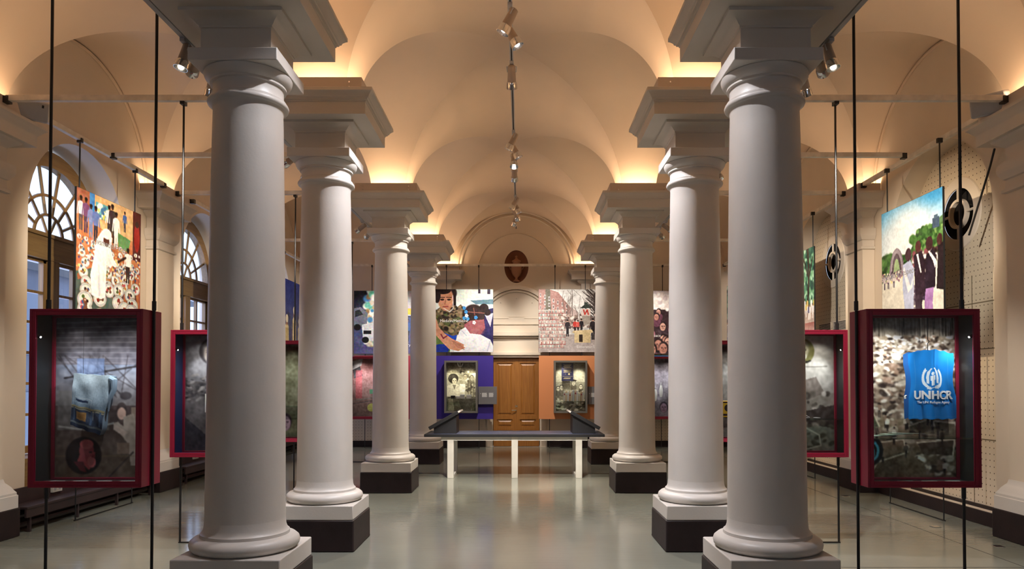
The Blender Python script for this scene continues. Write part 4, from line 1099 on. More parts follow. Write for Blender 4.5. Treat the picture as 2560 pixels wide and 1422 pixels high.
def case(lab, cv, x, y, side, frame='red', liner='liner', shelf=None, hang=True, group='display cases', zt=BZ0, lamps=True):
    """side=-1: left aisle (the outer rod passes on the nave side)"""
    t = thing('display_case', lab, 'display case', (x, y, 0), 0, group)
    hw, hd = CW / 2, CD / 2
    z0, z1 = CZ, CZ + CH
    f = MB()
    th = .018
    f.box(-hw, -hw + th, -hd, hd, z0, z1); f.box(hw - th, hw, -hd, hd, z0, z1)
    f.box(-hw + th, hw - th, -hd, hd, z0, z0 + th); f.box(-hw + th, hw - th, -hd, hd, z1 - th, z1)
    fb = .046
    for ya, yb in ((-hd, -hd + .02), (hd - .05, hd - .035)):
        f.box(-hw + th, -hw + fb, ya, yb, z0 + th, z1 - th); f.box(hw - fb, hw - th, ya, yb, z0 + th, z1 - th)
        f.box(-hw + fb, hw - fb, ya, yb, z0 + th, z0 + fb); f.box(-hw + fb, hw - fb, ya, yb, z1 - fb, z1 - th)
    f.box(-hw + th, hw - th, hd - .012, hd, z0 + th, z1 - th)
    f.obj('frame', M[frame], t, smooth=0, bevel=.003)
    l = MB()
    a, b = -hd + .022, hd - .052
    l.box(-hw + th + .001, -hw + th + .006, a, b, z0 + th, z1 - th); l.box(hw - th - .006, hw - th - .001, a, b, z0 + th, z1 - th)
    l.box(-hw + th + .006, hw - th - .006, a, b, z0 + th, z0 + th + .012); l.box(-hw + th + .006, hw - th - .006, a, b, z1 - th - .012, z1 - th)
    l.obj('inner_lining', M[liner], t, smooth=0)
    cv.finish(); cv.a = np.clip(cv.a * 1.18 + 6, 0, 255)
    cv.mesh('back_print', CW - 2 * fb + .01, CH - 2 * fb + .01, M['backprint'], t, (0, hd - .036, z0 + fb - .005))
    g = MB().box(-hw + fb - .01, hw - fb + .01, -hd + .006, -hd + .010, z0 + fb - .01, z1 - fb + .01)
    g.obj('front_glass', M['glass'], t, smooth=0)
    if shelf:
        MB().box(-hw + th + .007, hw - th - .007, a + .01, b - .004, shelf - .004, shelf + .004).obj('glass_shelf', M['shelfglass'], t, smooth=0)
    if lamps:
        for s in (-1, 1):
            o = MB().tube([(s * (hw - .03), -.10, z1 - .19), (s * (hw - .056), -.096, z1 - .202)], .013, 10).obj('case_lamp', M['black'], t)
            MB().tube([(s * (hw - .0562), -.0958, z1 - .2022), (s * (hw - .060), -.0952, z1 - .204)], .006, 10).obj('lamp_face', M['lampcool'], o)
    if hang:
        xo, xi = -side * (hw + .012), side * (hw - .05)
        r = MB(); r.tube([(xo, 0, .012), (xo, 0, z1), (xo, 0, z1 + .001), (xo, 0, z1 + .07), (xo, 0, z1 + .071), (xo, 0, zt + .02)], .011, 8, [.011, .011, .016, .016, .011, .011]); r.obj('hanging_rod', M['black'], t)
        r = MB(); r.tube([(xi, 0, z1), (xi, 0, z1 + .08), (xi, 0, z1 + .081), (xi, 0, zt + .02)], .011, 8, [.018, .018, .011, .011]); r.obj('hanging_rod', M['black'], t)
        r = MB(); r.tube([(xi, 0, .012), (xi, 0, z0 - .1), (xi, 0, z0 - .099), (xi, 0, z0)], .011, 8, [.011, .011, .016, .016]); r.obj('lower_rod', M['black'], t)
        for u in (xo, xi): MB().box(u - .022, u + .022, -.045, .03, zt - .03, zt + .03).obj('rod_clamp', M['black'], t)
        MB().box(min(xo, xi) - .012, max(xo, xi) + .012, -.012, .012, .002, .012).obj('foot_bar', M['black'], t)
    return t
XC = 3.035
CY = [5.33, 7.43, 9.29, 11.15, 14.92]
case('red display case with hanging jeans, nearest on the left', b_factory(), -XC, CY[0], -1)
case('red display case with blue lining and head print, half behind the near left column', b_ruin(), -XC, CY[1], -1, liner='blueliner')
case('dark red display case with a white cup, seen between the first two left columns', b_grey(True, (84, 86, 66)), -XC, CY[2], -1, shelf=1.34)
case('red display case hidden behind the second left column', b_grey(False), -XC, CY[3], -1)
case('red display case with a reddish print and green card, left of the third left column', b_crash(), -XC, CY[4], -1)
case('red display case with the blue vest, nearest on the right', b_camp(), XC - .02, CY[0], 1, shelf=1.24)
case('red display case with round bearded portrait, half behind the near right column', b_writer(), XC - .02, CY[1], 1, shelf=1.27)
case('dark red display case with a yellow tin, seen between the first two right columns', b_grey(False, (96, 94, 90)), XC - .02, CY[2], 1)
case('red display case hidden behind the second right column', b_grey(False), XC - .02, CY[3], 1)
case('red display case with white hanging masks, right of the third right column', b_grey(True, (104, 98, 104)), XC - .02, CY[4], 1)

# ---- contents of the cases
def denim_cv():
    c = Cv(110, 120, (128, 150, 168)); c.grad(0, .55, (176, 192, 200), (140, 160, 176)); c.grad(.62, 1, (58, 72, 94), (46, 58, 80)); c.poly([(.64, .64), (.78, .64), (.7, .8), (.62, .74)], (150, 164, 172), .6); c.noise(8, 14); c.noise(40, 8)
    c.rect(.0, .60, 1, .635, (176, 160, 112), .8); c.rect(0, .645, 1, .655, (200, 190, 150), .8)
    c.poly([(.14, .47), (.5, .49), (.49, .53), (.14, .51)], (44, 58, 84)); c.line((.1, .44), (.6, .46), .006, (190, 200, 205)); c.line((.58, .05), (.6, .6), .006, (176, 190, 200)); c.line((.06, .08), (.06, .6), .006, (186, 200, 210))
    c.poly([(.18, .7), (.5, .7), (.5, .86), (.18, .84)], (168, 128, 78)); c.poly([(.22, .73), (.46, .73), (.46, .82), (.22, .81)], (150, 108, 62))
    for u in (.08, .62, .88): c.rect(u, .64, u + .05, .88, (80, 104, 134))
    c.rect(0, .9, 1, .93, (140, 146, 140), .6); c.line((.75, .64), (.72, .9), .012, (40, 52, 76)); c.noise(60, 10)
    return c
t = thing('jeans', 'faded pair of folded jeans hanging in the nearest left case', 'jeans', (-3.06, CY[0] + .045, 1.335))
def denim_depth(X, Z): return -.035 - .018 * np.cos(X * 9) * np.cos((Z - .19) * 5) - .003 * np.sin(X * 38 + Z * 30) - .0025 * np.sin(Z * 45 + X * 10) * np.cos(X * 20)
dc = denim_cv().mesh('denim_front', .30, .38, M['denim'], t, (0, 0, 0), denim_depth)
for v in dc.data.vertices:                                    # leaning, tapering waist end
    k = v.co.z / .38
    u = v.co.x / .30 + .5; v.co.x = (-.168 + .018 * k) * (1 - u) + (.045 + .090 * k ** .8 + .006 * math.sin(k * 14)) * u; v.co.z += -.075 * u * (1 - k) - .02 * u * k + .003 * math.sin(u * 17)
bk = dc.copy(); bk.data = dc.data.copy(); COL.objects.link(bk); bk.name = 'denim_back'
for v in bk.data.vertices: v.co.y = -v.co.y * .6
hem = MB()
def dv(i, j): return dc.data.vertices[j * 110 + i].co
def bv(i, j): return bk.data.vertices[j * 110 + i].co
idx = [(i, 0) for i in range(110)] + [(109, j) for j in range(1, 120)] + [(i, 119) for i in range(108, -1, -1)] + [(0, j) for j in range(118, 0, -1)]
vs = []
for i, j in idx: vs += [tuple(dv(i, j)), tuple(bv(i, j))]
n = len(idx)
hem.add(vs, [(2 * k, 2 * ((k + 1) % n), 2 * ((k + 1) % n) + 1, 2 * k + 1) for k in range(n)])
hem.obj('denim_edge', mat('denim_edge', (.20, .28, .36, 1), .9), t)
MB().tube([(.120, -.03, .345), (.150, -.035, .33), (.148, -.03, .26), (.115, -.03, .19), (.10, -.02, .10)], .022, 8, [.018, .024, .02, .014, .008]).obj('leg_fold', mat('denim_fold', (.26, .36, .46, 1), .9), t)
MB().tube([(-.1, -.0, .37), (-.1, -.0, .80)], .0012, 4).obj('hanging_thread', M['black'], t)

t = thing('vest', 'bright blue refugee agency vest hanging in the nearest right case', 'vest', (XC + .108, CY[0] + .05, 1.378))
VW, VHH = .34, .50
def vest_depth(X, Z):
    return -.045 - .020 * np.cos(X / VW * PI) - .0075 * np.sin(X * 34 + np.sin(Z * 5)) - .010 * np.exp(-((X - .0 - (Z - .3) * .05) / .012) ** 2) * np.clip(Z / .5, 0, 1) - .006 * np.sin(X * 60 + 2 + Z * 8) * np.clip(1 - Z / .3, 0, 1)
c = Cv(150, 200, (22, 124, 204)); c.noise(10, 5); c.line((.13, .1), (.08, .98), .004, (60, 140, 205)); c.line((.86, .1), (.94, .98), .004, (60, 140, 205)); c.line((0, .965), (1, .965), .004, (60, 140, 205))
emblem(c, .49, .41, .175, (226, 236, 242))
vo = c.mesh('vest_front', VW, VHH, M['vest'], t, (0, 0, 0), vest_depth)
def vest_shape(v):
    k = v.co.z / VHH; u = v.co.x / (VW / 2)
    w = 1.0 - .10 * math.sin(min(1, max(0, (k - .35) / .5)) * PI) + .05 * (1 - k)
    v.co.x = v.co.x * w + .012 * (1 - k)
    v.co.z += (-.030 * abs(u) ** 1.5 + .012) * (1 if k > .5 else k * 2) + .004 * math.sin(u * 14)
for v in vo.data.vertices: vest_shape(v)
bk = vo.copy(); bk.data = vo.data.copy(); COL.objects.link(bk); bk.name = 'vest_back'
for v in bk.data.vertices: v.co.y = -v.co.y * .35
bk.data.materials[0] = mat('vest_back_cloth', (.01, .13, .42, 1), .8)
def vd(x, z):
    k = z / VHH; w = 1.0 - .10 * math.sin(min(1, max(0, (k - .35) / .5)) * PI) + .05 * (1 - k)
    x0 = (x - .012 * (1 - k)) / w; u = x0 / (VW / 2)
    z0 = z - (-.030 * abs(u) ** 1.5 + .012) * (1 if k > .5 else k * 2) - .004 * math.sin(u * 14)
    return float(vest_depth(np.array(x0), np.array(z0)))
text_mesh('lettering_large', 'UNHCR', .082, M['textwhite'], t, (.010, -.004, .150), 'CENTER', .0006, .0032, vd, 1.0)
text_mesh('lettering_small', 'The UN Refugee Agency', .0245, M['textwhite'], t, (.012, -.004, .116), 'CENTER', .0006, .0006, vd)
MB().tube([(0, -.01, .49), (0, -.01, .56), (.012, -.01, .575), (.0, -.01, .59), (0, -.01, .755)], .003, 6).obj('hanger_hook', M['black'], t)
MB().tube([(-.17, -.02, .17), (-.185, -.03, .165), (-.18, -.03, .15)], .008, 6).obj('side_tie', M['white'], t)

def cards(x, y, n, lab):
    for k in range(n):
        xx = x - .26 + k * (.52 / max(1, n - 1))
        o = MB().box(-.055, .055, -.035, .035, 0, .004).obj('caption_card', M['paper'], loc=(xx, y - .06, CZ + .032))
        o.rotation_euler = (.0, 0, random.uniform(-.06, .06))
        tag(o, lab + ', ' + ('leftmost', 'second from left', 'third from left', 'rightmost')[k] + ' of the row', 'card', 'caption cards')
cards(-XC, CY[0], 4, 'pale caption card on the floor of the jeans case')
cards(XC - .02, CY[0], 4, 'pale caption card on the floor of the vest case')
o = MB()
for k in range(4):
    m_ = Matrix.Rotation(random.uniform(-.5, .5), 3, 'Z') @ Matrix.Rotation(random.uniform(-.12, .12), 3, 'X')
    o.obox((-.0 + k * .05, 0, .012 + k * .006), .2, .10, .0015, m_)
tag(o.obj('leaflet_pile', M['papergreen'], loc=(XC - .27, CY[0] - .03, 1.246), smooth=0), 'pale green crumpled leaflets lying on the glass shelf under the vest', 'leaflets')
o = MB()
o.tube([(-.1, 0, .01), (-.05, .02, .03), (0, 0, .045), (.06, -.02, .03), (.1, 0, .01)], .006, 6)
for k in range(5): o.obox((-.22 + k * .1, random.uniform(-.03, .03), .008), .06, .03, .008, Matrix.Rotation(random.uniform(-1, 1), 3, 'Z'))
tag(o.obj('bone_fragments', M['white'], loc=(XC - .06, CY[1] - .02, 1.276)), 'white small objects on the glass shelf below the bearded portrait', 'exhibit')
cup = thing('paper_cup', 'small white cup on the glass shelf between the first two left columns', 'cup', (-3.60 + .62, CY[2] - .04, 1.345))
cup.location.x = -2.93 - .02
MB().lathe([(.026, 0), (.034, .105), (.031, .105), (.024, .006)], 24).obj('cup_body', M['white'], cup)
MB().lathe([(.034, .102), (.0365, .105), (.034, .108)], 24).obj('rim', M['white'], cup)
tin = thing('tin', 'yellow printed tin in the case between the first two right columns', 'tin', (2.63 + .13, CY[2] - .03, 1.145))
tin.location.z = 1.20
MB().box(-.08, .08, -.03, .03, 0, .21).obj('tin_body', mat('tin_yellow', (.62, .40, .03, 1), .35), tin, bevel=.006)
q = MB(); q.tube([(0, -.031, .12), (0, -.033, .12)], .045, 20); q.box(-.06, .06, -.033, -.030, .185, .20); q.box(-.06, .06, -.033, -.030, .02, .045)
q.obj('printed_mark', M['black'], tin)
for k, x in enumerate((-.2, .12)):
    MB().box(-.01, .01, .0, .11, -.012, -.002).obj('bracket', M['black'], tin) if k == 0 else None
gc = tag(MB().box(-.06, .06, -.004, .004, 0, .09).obj('green_card', mat('card_green', (.20, .62, .36, 1), .5), loc=(-2.95, CY[4] - .05, 1.41), smooth=0), 'bright green card left of the third left column', 'card')
for k, (x, z, w, h) in enumerate(((2.80, 1.50, .10, .44), (2.90, 1.38, .08, .30), (3.02, 1.46, .07, .30), (2.86, 1.27, .07, .12))):
    t = thing('face_mask', ['long white mask hanging by the third right column', 'white mask hanging lower beside the long one', 'white mask nearest the second right column', 'lowest small white mask above the face print'][k], 'mask', (x, CY[4] + .02, z), 0, 'white masks in the far case')
    q = MB(); rows = []
    for i in range(9):
        s = i / 8; rw = w / 2 * (math.sin(PI * (.12 + .8 * s)) ** .6)
        rows.append([(rw * math.cos(2 * PI * j / 12), .02 * math.sin(2 * PI * j / 12), h * (s - .5) * .8) for j in range(12)])
    q.rings(rows).obj('cloth', M['white'], t)
    MB().tube([(-w * .3, 0, h * .3), (0, 0, h * .62), (w * .3, 0, h * .3)], .004, 5).obj('string', M['white'], t)

# ------------------------------------------------------------------ coloured panels with built-in cases on the end wall
def end_panel(lab, m, x, w=1.43, rods_x=(-.45, .36)):
    t = thing('exhibit_panel', lab, 'panel', (x, YE, 0), 0, 'coloured panels of the end wall')
    MB().box(-w / 2, w / 2, -.012, .012, .73, 2.31).obj('board', m, t, smooth=0)
    for u in rods_x: MB().tube([(u, .022, .012), (u, .022, 2.395)], .009, 8).obj('leg', M['black'], t)
    MB().box(rods_x[0] - .02, rods_x[1] + .02, .012, .032, .002, .012).obj('foot_bar', M['black'], t)
    return t
end_panel('rose red panel behind the third left column', M['pred'], -3.33)
end_panel('deep violet blue panel left of the wooden door', M['pblue'], -1.29)
end_panel('orange panel right of the wooden door', M['porange'], 1.28)
end_panel('sky blue panel behind the third right column', M['psky'], 3.26)
YC = YE - .012 - CD / 2 - .002
case('grey framed case on the blue panel, with a shelf of small white things', b_medic(), -1.36, YC, 0, 'grey', 'grey', 1.24, False, 'grey wall cases', lamps=False)
case('grey framed case on the orange panel, with a row of books', b_reader(), 1.34, YC, 0, 'grey', 'grey', 1.175, False, 'grey wall cases', lamps=False)
for x, lab in ((-.71, 'grey caption plate on the blue panel, overlapping the door'), (1.99, 'grey caption plate on the orange panel')):
    t = thing('caption_plate', lab, 'plate', (x, YE - .1, 1.10), 0, 'grey caption plates')
    MB().box(-.23, .23, -.02, .012, 0, .44).obj('plate', M['plate'], t, bevel=.004)
    MB().box(-.2, -.04, .012, .086, .1, .34).obj('bracket', M['plate'], t)
    q = MB()
    for k, (a, b) in enumerate(((-.14, -.005), (.03, .16))):
        for j in range(8): q.box(a, b - random.uniform(0, .03), -.0215, -.0202, .275 - j * .013, .282 - j * .013)
    q.tube([(-.175, -.0215, .265), (-.175, -.0202, .265)], .008, 10)
    q.obj('caption_text', M['textwhite'], t)
# poster inside the orange case
t = thing('poster', 'navy poster with gold text inside the orange panel case', 'poster', (1.27, YC + .03, 1.68))
MB().box(-.145, .145, 0, .004, 0, .44).obj('sheet', mat('poster_navy', (.012, .014, .06, 1), .5), t, smooth=0)
q = MB()
for j, z in enumerate((.40, .375, .35, .325, .26, .24, .215, .07, .05)): q.box(-.10 + (j % 2) * .02, .10 - (j % 3) * .015, -.0012, -.0002, z, z + .009)
q.box(-.13, .13, -.0012, -.0002, .11, .114); q.box(-.13, .13, -.0012, -.0002, .30, .303)
q.tube([(.04, -.0012, .17), (.04, -.0002, .17)], .024, 20); q.tube([(-.05, -.0012, .17), (-.05, -.0002, .17)], .006, 10)
q.obj('printing', mat('poster_gold', (.6, .5, .25, 1), .5), t)
# books
bx = 1.165
cols = [(.72, .68, .56), (.66, .52, .30), (.78, .76, .70), (.62, .40, .22), (.72, .66, .5), (.55, .56, .55), (.74, .60, .40), (.80, .78, .72), (.68, .60, .42), (.58, .42, .26), (.78, .74, .62)]
poss = ['leftmost of the row', 'second from the left', 'third from the left', 'fourth from the left', 'fifth from the left', 'sixth, in the middle', 'fifth from the right', 'fourth from the right', 'third from the right', 'second from the right', 'rightmost of the row']
x = bx
for k in range(11):
    w = .038 + .009 * random.random(); h = .20 + .08 * random.random()
    t = thing('book', '%s book on the shelf of the orange panel case, %s' % (['cream', 'tan', 'white', 'rust', 'beige', 'grey', 'sand', 'white', 'khaki', 'brown', 'pale'][k], poss[k]), 'book', (x + w / 2, YC - .02, 1.182), 0, 'books in the orange panel case')
    t.rotation_euler = (0, random.uniform(0, .05), 0)
    MB().box(-w / 2, w / 2, -.06, .06, 0, h).obj('cover', mat('book_cover', cols[k] + (1,), .6), t, bevel=.003)
    MB().box(-w / 2 + .003, w / 2 - .003, -.055, .0615, h - .004, h + .001).obj('pages', M['white'], t)
    MB().box(-w / 2 + .006, w / 2 - .006, -.0612, -.0602, h * .62, h * .78).obj('spine_label', M['red' if k % 3 == 0 else 'paper'], t)
    x += w + .004
for k, (px, w, h, mm) in enumerate(((-1.56, .1, .07, 'black'), (-1.44, .09, .06, 'white'), (-1.33, .11, .10, 'white'), (-1.17, .12, .09, 'white'))):
    o = MB().box(-w / 2, w / 2, -.05, .05, 0, h); o.box(-w / 2 - .003, w / 2 + .003, -.053, .053, h * .7, h + .003)
    tag(o.obj('medicine_box', M[mm], loc=(px, YC - .02, 1.245), bevel=.003), ['small dark box on the shelf of the blue panel case', 'low white box beside the dark box in blue panel case', 'tall white box in the middle of the blue panel shelf', 'rightmost white box on the shelf of blue panel case'][k], 'box', 'boxes in the blue panel case')

# ------------------------------------------------------------------ table and reading desks
TX, TY0, TY1, TZ = 1.55, 12.36, 13.32, .755
t = thing('exhibition_table', 'long black-topped table with white legs in the middle of the hall', 'table', (0, (TY0 + TY1) / 2, 0))
hy = (TY1 - TY0) / 2
MB().box(-TX, TX, -hy, hy, TZ - .045, TZ).obj('tabletop', M['blackmatt'], t, bevel=.004)['label'] = 'black tabletop'
mpr = MB()
cvm = Cv(160, 40, (64, 74, 104)); cvm.noise(8, 14); cvm.scatter(120, (0, 0, 1, 1), .02, .08, [(84, 98, 140), (50, 56, 84), (110, 90, 90), (70, 92, 120)], .5, .6)  # bluish print, its tone lightened for light reflected off the tabletop
for k in range(24): cvm.line((random.random(), 0), (random.random(), 1), .012, (120, 130, 160), .6)
mo = cvm.mesh('inlay_print', 2 * TX - .12, 2 * hy - .1, M['print'], t, (0, -hy + .05, TZ + .0015)); mo.rotation_euler = (-PI / 2, 0, 0)
for i, v in enumerate(mo.data.vertices): pass
ap = MB(); ap.box(-1.26, 1.26, -hy + .05, -hy + .09, TZ - .11, TZ - .045); ap.box(-1.26, 1.26, hy - .14, hy - .10, TZ - .11, TZ - .045)
ap.obj('apron', M['white'], t)
for k, x in enumerate((-1.1, 0.005, 1.11)):
    w = .055
    l = MB(); l.box(x - w, x + w, -hy + .045, -hy + .115, 0, TZ - .046); l.box(x - w, x + w, hy - .20, hy - .13, 0, TZ - .045); l.box(x - w, x + w, -hy + .115, hy - .20, 0, .05); l.box(x - w, x + w, -hy + .115, hy - .20, TZ - .11, TZ - .046)
    l.obj('leg', M['worn'], t, bevel=.004)
# the inlay must lie flat, facing up
mo.location = (0, -hy + .05, TZ + .0015)
for s, lab in ((-1, 'black sloping reading desk on the left end of the long table'), (1, 'black sloping reading desk on the right end of the long table')):
    t = thing('reading_desk', lab, 'reading desk', (s * 1.2, (TY0 + TY1) / 2 - .05, TZ), 0, 'reading desks on the table')
    q = MB(); q.extrude([(-.20, 0), (.19, 0), (.19, .30), (.17, .31), (-.20, .10)] if s < 0 else [(.20, 0), (-.19, 0), (-.19, .30), (-.17, .31), (.20, .10)], lambda a, b, d: (a, d, b), -.28, .28)
    q.obj('body', M['blackmatt'], t, smooth=0)
    a = math.atan2(.21, .37) * (1 if s < 0 else -1)
    q = MB(); q.obox((s * .025, 0, .235), .58, .66, .06, Matrix.Rotation(-a, 3, 'Y')); q.obj('sloping_top', M['blackmatt'], t, bevel=.004)
    q = MB(); q.obox((s * .025 + s * -.265, 0, .235 + .15), .035, .66, .03, Matrix.Rotation(-a, 3, 'Y')); q.obj('ledge', M['worn'], t)

# ------------------------------------------------------------------ loudspeakers
def speaker(lab, loc, rz, tilt):
    t = thing('loudspeaker', lab, 'speaker', loc, rz, 'loudspeakers on the pilaster ledges')
    m_ = Matrix.Rotation(tilt, 3, 'Y')
    q = MB(); q.obox((0, 0, .14), .20, .34, .22, m_); q.obj('cabinet', M['spk'], t, bevel=.025)
    q = MB(); q.obox(Vector((0, 0, .14)) + m_ @ Vector((.102, 0, 0)), .012, .31, .19, m_); g = q.obj('grille', M['spkgrille'], t, bevel=.008)
    q = MB(); q.obox(Vector((0, 0, .14)) + m_ @ Vector((.109, .10, .06)), .004, .02, .03, m_); q.obj('badge', M['black'], g)
    q = MB(); q.tube([(-.05, 0, .012), (-.06, 0, .10)], .012, 8); q.box(-.09, -.02, -.04, .04, 0, .012); q.obj('bracket', M['black'], t)
    return t
speaker('small grey loudspeaker on the ledge at the left edge', (WL + .34, LINES[1] + .36, 4.47), -.75, .32)
speaker('small grey loudspeaker on the ledge at the right edge', (WR - .36, LINES[1] + .22, 4.47), PI + .75, .32)
tag(MB().tube([(WR - .1, 7.95, 4.24), (WR - .05, 8.1, 4.1), (WR - .02, 8.35, 3.75), (WR - .02, 8.55, 3.4)], .012, 6).obj('speaker_cable', M['black']), 'black cable hanging beside the right round vent', 'cable')

# ------------------------------------------------------------------ round vents and grilles of the right wall
for k, c in enumerate(BAYC[1:]):
    t = thing('round_vent', ['round wall vent right of graduates photo', 'round wall vent between vest case photo and tree photo', 'farthest round wall vent behind the near right column'][k], 'vent', (RX, c, OCZ), 0, 'round wall vents')
    q = MB(); rs = []
    for i in range(49):
        a = 2 * PI * i / 48
        rs.append([(-.006 - d, r * math.cos(a), r * math.sin(a)) for r, d in ((.47, 0), (.46, .014), (.33, .018), (.325, 0))])
    q.rings(rs, False, False); q.obj('outer_ring', M['plaster'], t)
    q = MB(); rs = []
    for i in range(49):
        a = 2 * PI * i / 48
        rs.append([(d, r * math.cos(a), r * math.sin(a)) for r, d in ((.19, .02), (.19, -.03), (.155, -.03), (.15, .02), (.19, .02))])
    q.rings(rs, False, False); q.obj('inner_ring', M['plaster'], t)
    for i in range(4):
        a = PI / 2 * i
        q = MB(); q.tube([(-.01, .18 * math.cos(a), .18 * math.sin(a)), (-.01, .33 * math.cos(a), .33 * math.sin(a))], .018, 8); q.obj('spoke', M['plaster'], t)
    MB().tube([(.002, 0, 0), (.12, 0, 0)], .33, 40).obj('dark_shaft', M['hole'], t) if False else None
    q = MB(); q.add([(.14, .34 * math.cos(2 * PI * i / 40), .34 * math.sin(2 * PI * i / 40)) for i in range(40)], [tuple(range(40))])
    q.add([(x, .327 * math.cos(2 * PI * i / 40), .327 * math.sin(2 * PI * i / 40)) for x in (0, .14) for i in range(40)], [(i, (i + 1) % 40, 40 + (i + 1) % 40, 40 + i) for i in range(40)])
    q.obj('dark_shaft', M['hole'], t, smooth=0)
def grille(lab, c, z):
    t = thing('air_grille', lab, 'grille', (RX - .032, c, z), 0, 'air grilles of the right wall')
    q = MB(); q.box(-.012, 0, -.27, .27, 0, .02); q.box(-.012, 0, -.27, .27, .17, .19); q.box(-.012, 0, -.27, -.25, .02, .17); q.box(-.012, 0, .25, .27, .02, .17)
    q.obj('grille_frame', M['plaster'], t)
    MB().box(-.003, -.001, -.25, .25, .02, .17).obj('backing', M['hole'], t)
    q = MB()
    for j in range(7): q.box(-.010, -.003, -.25, .25, .028 + j * .02, .036 + j * .02)
    q.obj('slats', M['bar'], t)
cc = BAYC[2]
for dy, zz_, lab in ((-.30, 2.55, 'upper near air grille below second round vent'), (.32, 2.55, 'upper far air grille below second round vent'), (-.30, 2.1, 'lower near air grille above portrait case'), (.32, 2.1, 'lower far air grille above portrait case'),
                     (-.30, .30, 'near floor level air grille under portrait case'), (.32, .30, 'far floor level air grille under portrait case')):
    grille(lab, cc + dy, zz_)

# floor sockets
for k, (x, y) in enumerate(((4.90, 7.26), (4.84, 8.25), (4.83, 9.37), (4.81, 10.45))):
    o = MB().box(-.045, .045, -.045, .045, .0005, .006)
    tag(o.obj('floor_socket', M['chrome'], loc=(x, y, 0), bevel=.002), 'small metal floor plate in right aisle, ' + ('nearest of four', 'second nearest of four', 'third nearest of four', 'farthest of four')[k], 'floor plate', 'metal floor plates')

q = MB().box(4.60, 4.606, 6.45, END - .2, .0003, .0012); structure(q.obj('trim_floor_seam_long', M['hole'], smooth=0))
q = MB().box(2.5, 5.0, 6.447, 6.453, .0003, .0012); structure(q.obj('trim_floor_seam_cross', M['hole'], smooth=0))

# ------------------------------------------------------------------ lighting tracks and spotlights
tk = thing('lighting_track', 'black and grey lighting track running down the middle of the vault', 'track', (0, 11.2, 5.42))
MB().box(-.02, .02, -10.6, 6.35, -.018, .018).obj('rail', M['spk'], tk, smooth=0)
MB().box(-.008, .008, -10.6, 6.35, -.020, -.0185).obj('contact_slot', M['black'], tk, smooth=0)
q = MB()
for y in (-9, -6.4, -4.9, -2.3, .6, 3.2, 5.6): MB().tube([(0, y, .018), (0, y, ZS + VH - 5.42 + .01)], .006, 6).obj('suspension', M['spk'], tk)
for s, side in ((-1, 'left'), (1, 'right')):
    t = thing('track_beam', 'pale beam with lighting track along the %s column row' % side, 'beam', (s * 2.47, 10, 4.315), 0, 'beams along the column rows')
    MB().box(-.045, .045, -6.2, 8.3, 0, .15).obj('beam', M['fascia'], t, smooth=0)
    MB().box(-.02 + s * .02, .02 + s * .02, -6.2, 8.3, -.022, -.0005).obj('rail', M['spk'], t, smooth=0)

def light_spot(loc, target, energy, ang, col, blend=.6, size=.03):
    L = bpy.data.lights.new('spot_light', 'SPOT'); L.energy = energy; L.spot_size = math.radians(ang); L.spot_blend = blend; L.color = col; L.shadow_soft_size = size
    o = link(bpy.data.objects.new('spot_light', L)); o.location = loc
    d_ = Vector(target) - Vector(loc); o.rotation_euler = d_.to_track_quat('-Z', 'Y').to_euler()
    return o

def spot_proto(m, lab):
    t = thing('track_spotlight', lab, 'spotlight', (0, 0, 0), 0, 'track spotlights')
    MB().box(-.025, .025, -.07, .07, -.035, -.001).obj('adapter', M['spk'], t, bevel=.004)
    y = MB(); y.tube([(0, 0, -.035), (0, 0, -.05)], .012, 8); y.obj('stem', M['spk'], t)
    h = MB().lathe([(.03, .10), (.042, .09), (.046, 0), (.05, -.06), (.05, -.085)], 20).obj('housing', M['housing'], t, loc=(0, 0, -.13))
    MB().lathe([(.052, -.082), (.062, -.10), (.068, -.165), (.064, -.165), (.055, -.10), (.045, -.09)], 20).obj('reflector', M['chrome'], h)
    MB().lathe([(.0, -.098), (.022, -.098), (.026, -.112), (.016, -.128), (0, -.132)], 16).obj('bulb', m, h)
    yk = MB()
    for s in (-1, 1): yk.tube([(s * .05, 0, .02), (s * .058, 0, .08), (0, 0, .085)], .006, 6)
    yk.obj('yoke', M['spk'], h)
    return t
LP = {}
def spot(lab, loc, target, energy, ang, col, warm=False, blend=.6):
    key = 'w' if warm else 'c'
    sc_ = .78 if abs(loc[0]) > 1 else 1.0
    if key not in LP:
        t = LP[key] = spot_proto(M['lampwarm' if warm else 'lampcool'], lab); t.location = loc; t.scale = (sc_,) * 3
    else:
        t = dup(LP[key], loc, lab, None, (sc_,) * 3)
    hs = [o for o in t.children if o.name.startswith('housing')][0]
    pivot = Vector(loc) + Vector((0, 0, -.13 * sc_))
    d_ = (Vector(target) - pivot).normalized()
    hs.rotation_euler = d_.to_track_quat('-Z', 'Y').to_euler()
    if energy: light_spot(pivot + d_ * .175, target, energy, ang, col, blend)
    return t
COOL = (.93, .93, 1.0); NEU = (1, .93, .84); WARM = (1, .80, .56)
ZT = 5.402
